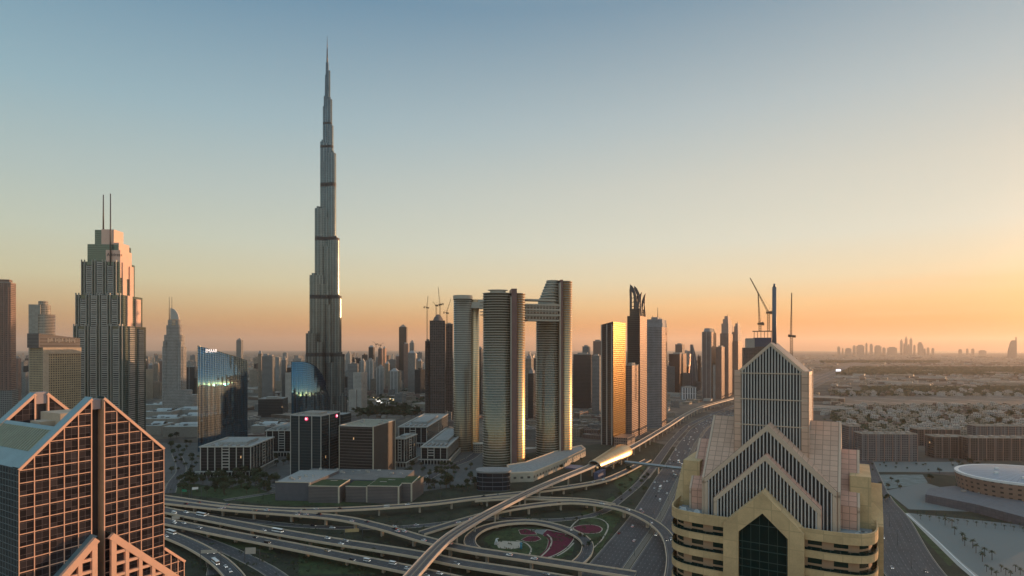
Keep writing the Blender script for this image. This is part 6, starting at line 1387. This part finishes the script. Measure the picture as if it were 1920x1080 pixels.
for key, n, rev, where, ymax in [('c1', 16, 0, 'on the nearer twin flyover', 9999), ('c2', 12, 0, 'on the upper twin flyover', 9999), ('a1', 14, 1, 'on the long sweeping flyover', 9999), ('a2', 18, 1, 'on the flyover branch', 9999), ('d', 8, 0, 'on the lower left ramp', 9999), ('g', 10, 0, 'on the arching ramp', 9999), ('f', 2, 0, 'on the looping ramp', 9999), ('s1', 10, 0, 'on the lane under the flyovers', 9999), ('r1', 9, 1, 'on the wide street right of the crown tower', 1000),
        ('h1', 118, 0, 'on the near carriageway of the wide highway', 2600), ('h2', 62, 1, 'on the far carriageway of the wide highway', 2600), ('h0', 8, 0, 'on the side road by the metro viaduct', 1800), ('s4', 6, 0, 'in the lot by the dark glass pavilion', 9999)]:
    tot = plen(key); P, N, wd, lanes = ROADS[key]; lw = (wd-1.8)/lanes; placed = []; tries = 0
    while len(placed) < n and tries < 4000:
        tries += 1; d = random.uniform(8, tot-8) if key[0] != 'h' else 320+random.random()**.85*1750; ln = random.randrange(lanes); off = -wd/2+.9+(ln+.5)*lw
        if any(abs(d-a) < 12 and ln == b_ for a, b_ in placed): continue
        p = at_path(key, d, off)
        if not p or p[1] > ymax or p[1] < 240: continue
        placed.append((d, ln)); typ = random.choice(['car']*6+['suv']*4+['van']) if random.random() > .05 else 'bus'
        vehicle('white' if typ == 'bus' else random.choice(cw), typ, p[0], p[1], p[2], p[3]+(pi if rev else 0), where, p[1] < 640)
# ================================================================ street furniture
def lampproto(h):
    r = thing('street_lamp', 'x', 'street lamp'); q = MB(); q.tube((0, 0, 0), (0, 0, h), .16, .09, 8); q.build('pole', steel, r)
    for sg in (-1, 1): q = MB(); q.tube((0, 0, h), (sg*2.2, 0, h+.5), .06, .05, 6); q.box(*sorted((sg*2.0, sg*3.0)), -.16, .16, h+.42, h+.58); q.build('lamp_arm', steel, r)
    return r
LP = lampproto(13); firstl = [1]
for key, off, step, y1, lab in [('h1', 15.5, 62, 1900, 'double-armed street lamp on the highway median'), ('c1', 6.2, 46, 9999, 'street lamp on the near edge of the twin flyovers'), ('a1', -5, 52, 9999, 'street lamp on the far edge of the long flyover'), ('r1', 0.0, 60, 1300, 'street lamp down the middle of the wide right-hand street'), ('g', -5, 50, 9999, 'street lamp on the outside of the arching ramp'), ('s5', 8, 60, 9999, 'street lamp along the back street behind the office blocks'), ('h0', -7, 48, 1500, 'street lamp between the side road and the metro viaduct')]:
    d = 20
    while d < plen(key)-5:
        p = at_path(key, d, off); d += step
        if p and 240 < p[1] < y1:
            zb = p[2]-.1 if key in ('c1', 'a1', 'g') else 0
            if firstl[0]: firstl[0] = 0; LP.location = (p[0], p[1], zb); LP.rotation_euler.z = p[3]+pi/2; LP['label'] = lab; LP['group'] = lab.replace('lamp', 'lamps')
            else: dup(LP, (p[0], p[1], zb), p[3]+pi/2, lab, lab.replace('lamp', 'lamps'), .8 if zb else 1)
def gantry(label, px, py, z, wd, rot, face, h=6.5, ph=2.6):
    x, y = G(px, py, z); r = thing('road_sign', label, 'road sign', (x, y, 0), radians(rot)); q = MB(); q.tube((-wd/2-.6, 0, 0), (-wd/2-.6, 0, z+h), .25, n=8); q.tube((wd/2+3, 0, 0), (wd/2+3, 0, z+h), .25, n=8); q.bar((-wd/2-.6, 0, z+h-.4), (wd/2+3, 0, z+h-.4), .4, .5); q.build('gantry_frame', steel, r)
    q = MB(); q.box(-wd/2, wd/2, -.45, -.28, z+h-ph/2-.6, z+h+ph/2-.6); q.build('sign_panel', face, r)
sgreen = plain('sign_green', (.01, .20, .11), .5, .05); sback = plain('sign_back', (.45, .40, .34), .6, .1)
gantry('green road sign over the long flyover at the left', 346, 930, 8, 6, -12, sgreen); gantry('white-backed road sign next to the green one', 366, 928, 8, 6, 25, whitep, 8)
gantry('pale sign panel seen from behind beside the grid-fronted building', 330, 982, 6, 7, 5, sback); gantry('wide pale sign over the lower left ramp', 392, 1048, 5, 12, 4, sback); gantry('square pale sign on the lane below the twin flyovers', 470, 1052, 0, 8, 4, sback, 9, 5)
gantry('tan gantry box straddling the lane under the upper twin flyover', 660, 1012, 0, 12, 8, plain('tan_gantry', (.42, .32, .16), .7), 9, 3)
# garden ornaments
x, y = G(931, 1021); r = thing('garden_sculpture', 'white sculpture at the end of the terrace in the loop garden', 'sculpture', (x, y, 0)); q = MB(); q.box(-2, 2, -1.5, 1.5, .12, 1); q.build('plinth', palec, r); q = MB(); q.tube((-1, 0, 1), (-.2, 0, 5), .9, .5, 8); q.tube((1, 0, 1), (.4, 0, 4.2), .7, .4, 8); q.tube((-.2, 0, 4.9), (1.8, 0, 5.4), .6, .3, 8); q.build('figure', whitep, r)
x, y = G(977, 1029); r = thing('garden_sculpture', 'blue column ornament by the curved path of the loop garden', 'sculpture', (x, y, 0)); q = MB(); q.tube((0, 0, .1), (0, 0, 4.2), 1.1, .8, 12); q.build('column', plain('cyan_paint', (.06, .26, .38), .5), r); q = MB(); q.tube((0, 0, 4.2), (0, 0, 5.4), 1.5, .3, 12); q.build('cap', plain('cyan_paint', (.06, .26, .38)), r)
# lit market stalls in the park behind the box building
random.seed(17)
for k in range(34):
    px = random.uniform(668, 775); py = 746+((px-668)/107)*6+random.uniform(-3, 8); x, y = G(px, py); yel = random.random() < .45
    lab = 'stall with yellow lights in the park behind the box building' if yel else 'stall with white lights in the park behind the box building'
    r = thing('market_stall', lab, 'stall', (x, y, 0), random.uniform(0, 1.5), 'yellow-lit park stalls' if yel else 'white-lit park stalls')
    q = MB(); q.prism(rect(-4, 4, -3, 3), 0, 4, 0, taper=rect(-4.4, 4.4, -3.4, 3.4)); q.build('tent', whitep if not yel else sback, r); q = MB(); q.box(-3.2, 3.2, -3.6, -3.42, 2.2, 3.6); q.build('lamp_strip', glow('lamp_yellow', (1, .70, .30), 2.2) if yel else glow('lamp_white', (1, .93, .85), 2.2), r)
x, y = G(1572, 700); r = thing('billboard', 'glowing white billboard far off beyond the crown tower on the right', 'billboard', (x, y, 0), radians(20)); q = MB(); q.tube((0, 0, 0), (0, 0, 14), 1.2, n=8); q.build('post', steel, r); q = MB(); q.box(-22, 22, -.6, .6, 14, 28); q.build('screen', glow('screen_white', (.95, .93, 1), .9), r)
# ================================================================ haze
q = MB(); q.box(-41500, 41500, -4000, 41500, -1, 860); mh = bpy.data.materials.new('haze'); mh.use_nodes = True; t = NT(mh.node_tree); t.n.remove(t.n['Principled BSDF'])
pv = t.node('ShaderNodeVolumePrincipled', {'Color': (.97, .86, .76), 'Density': 3.3e-5, 'Anisotropy': .35}); t.l.new(pv.outputs[0], t.n['Material Output'].inputs['Volume'])
tag(q.build('haze', mh), kind='stuff')
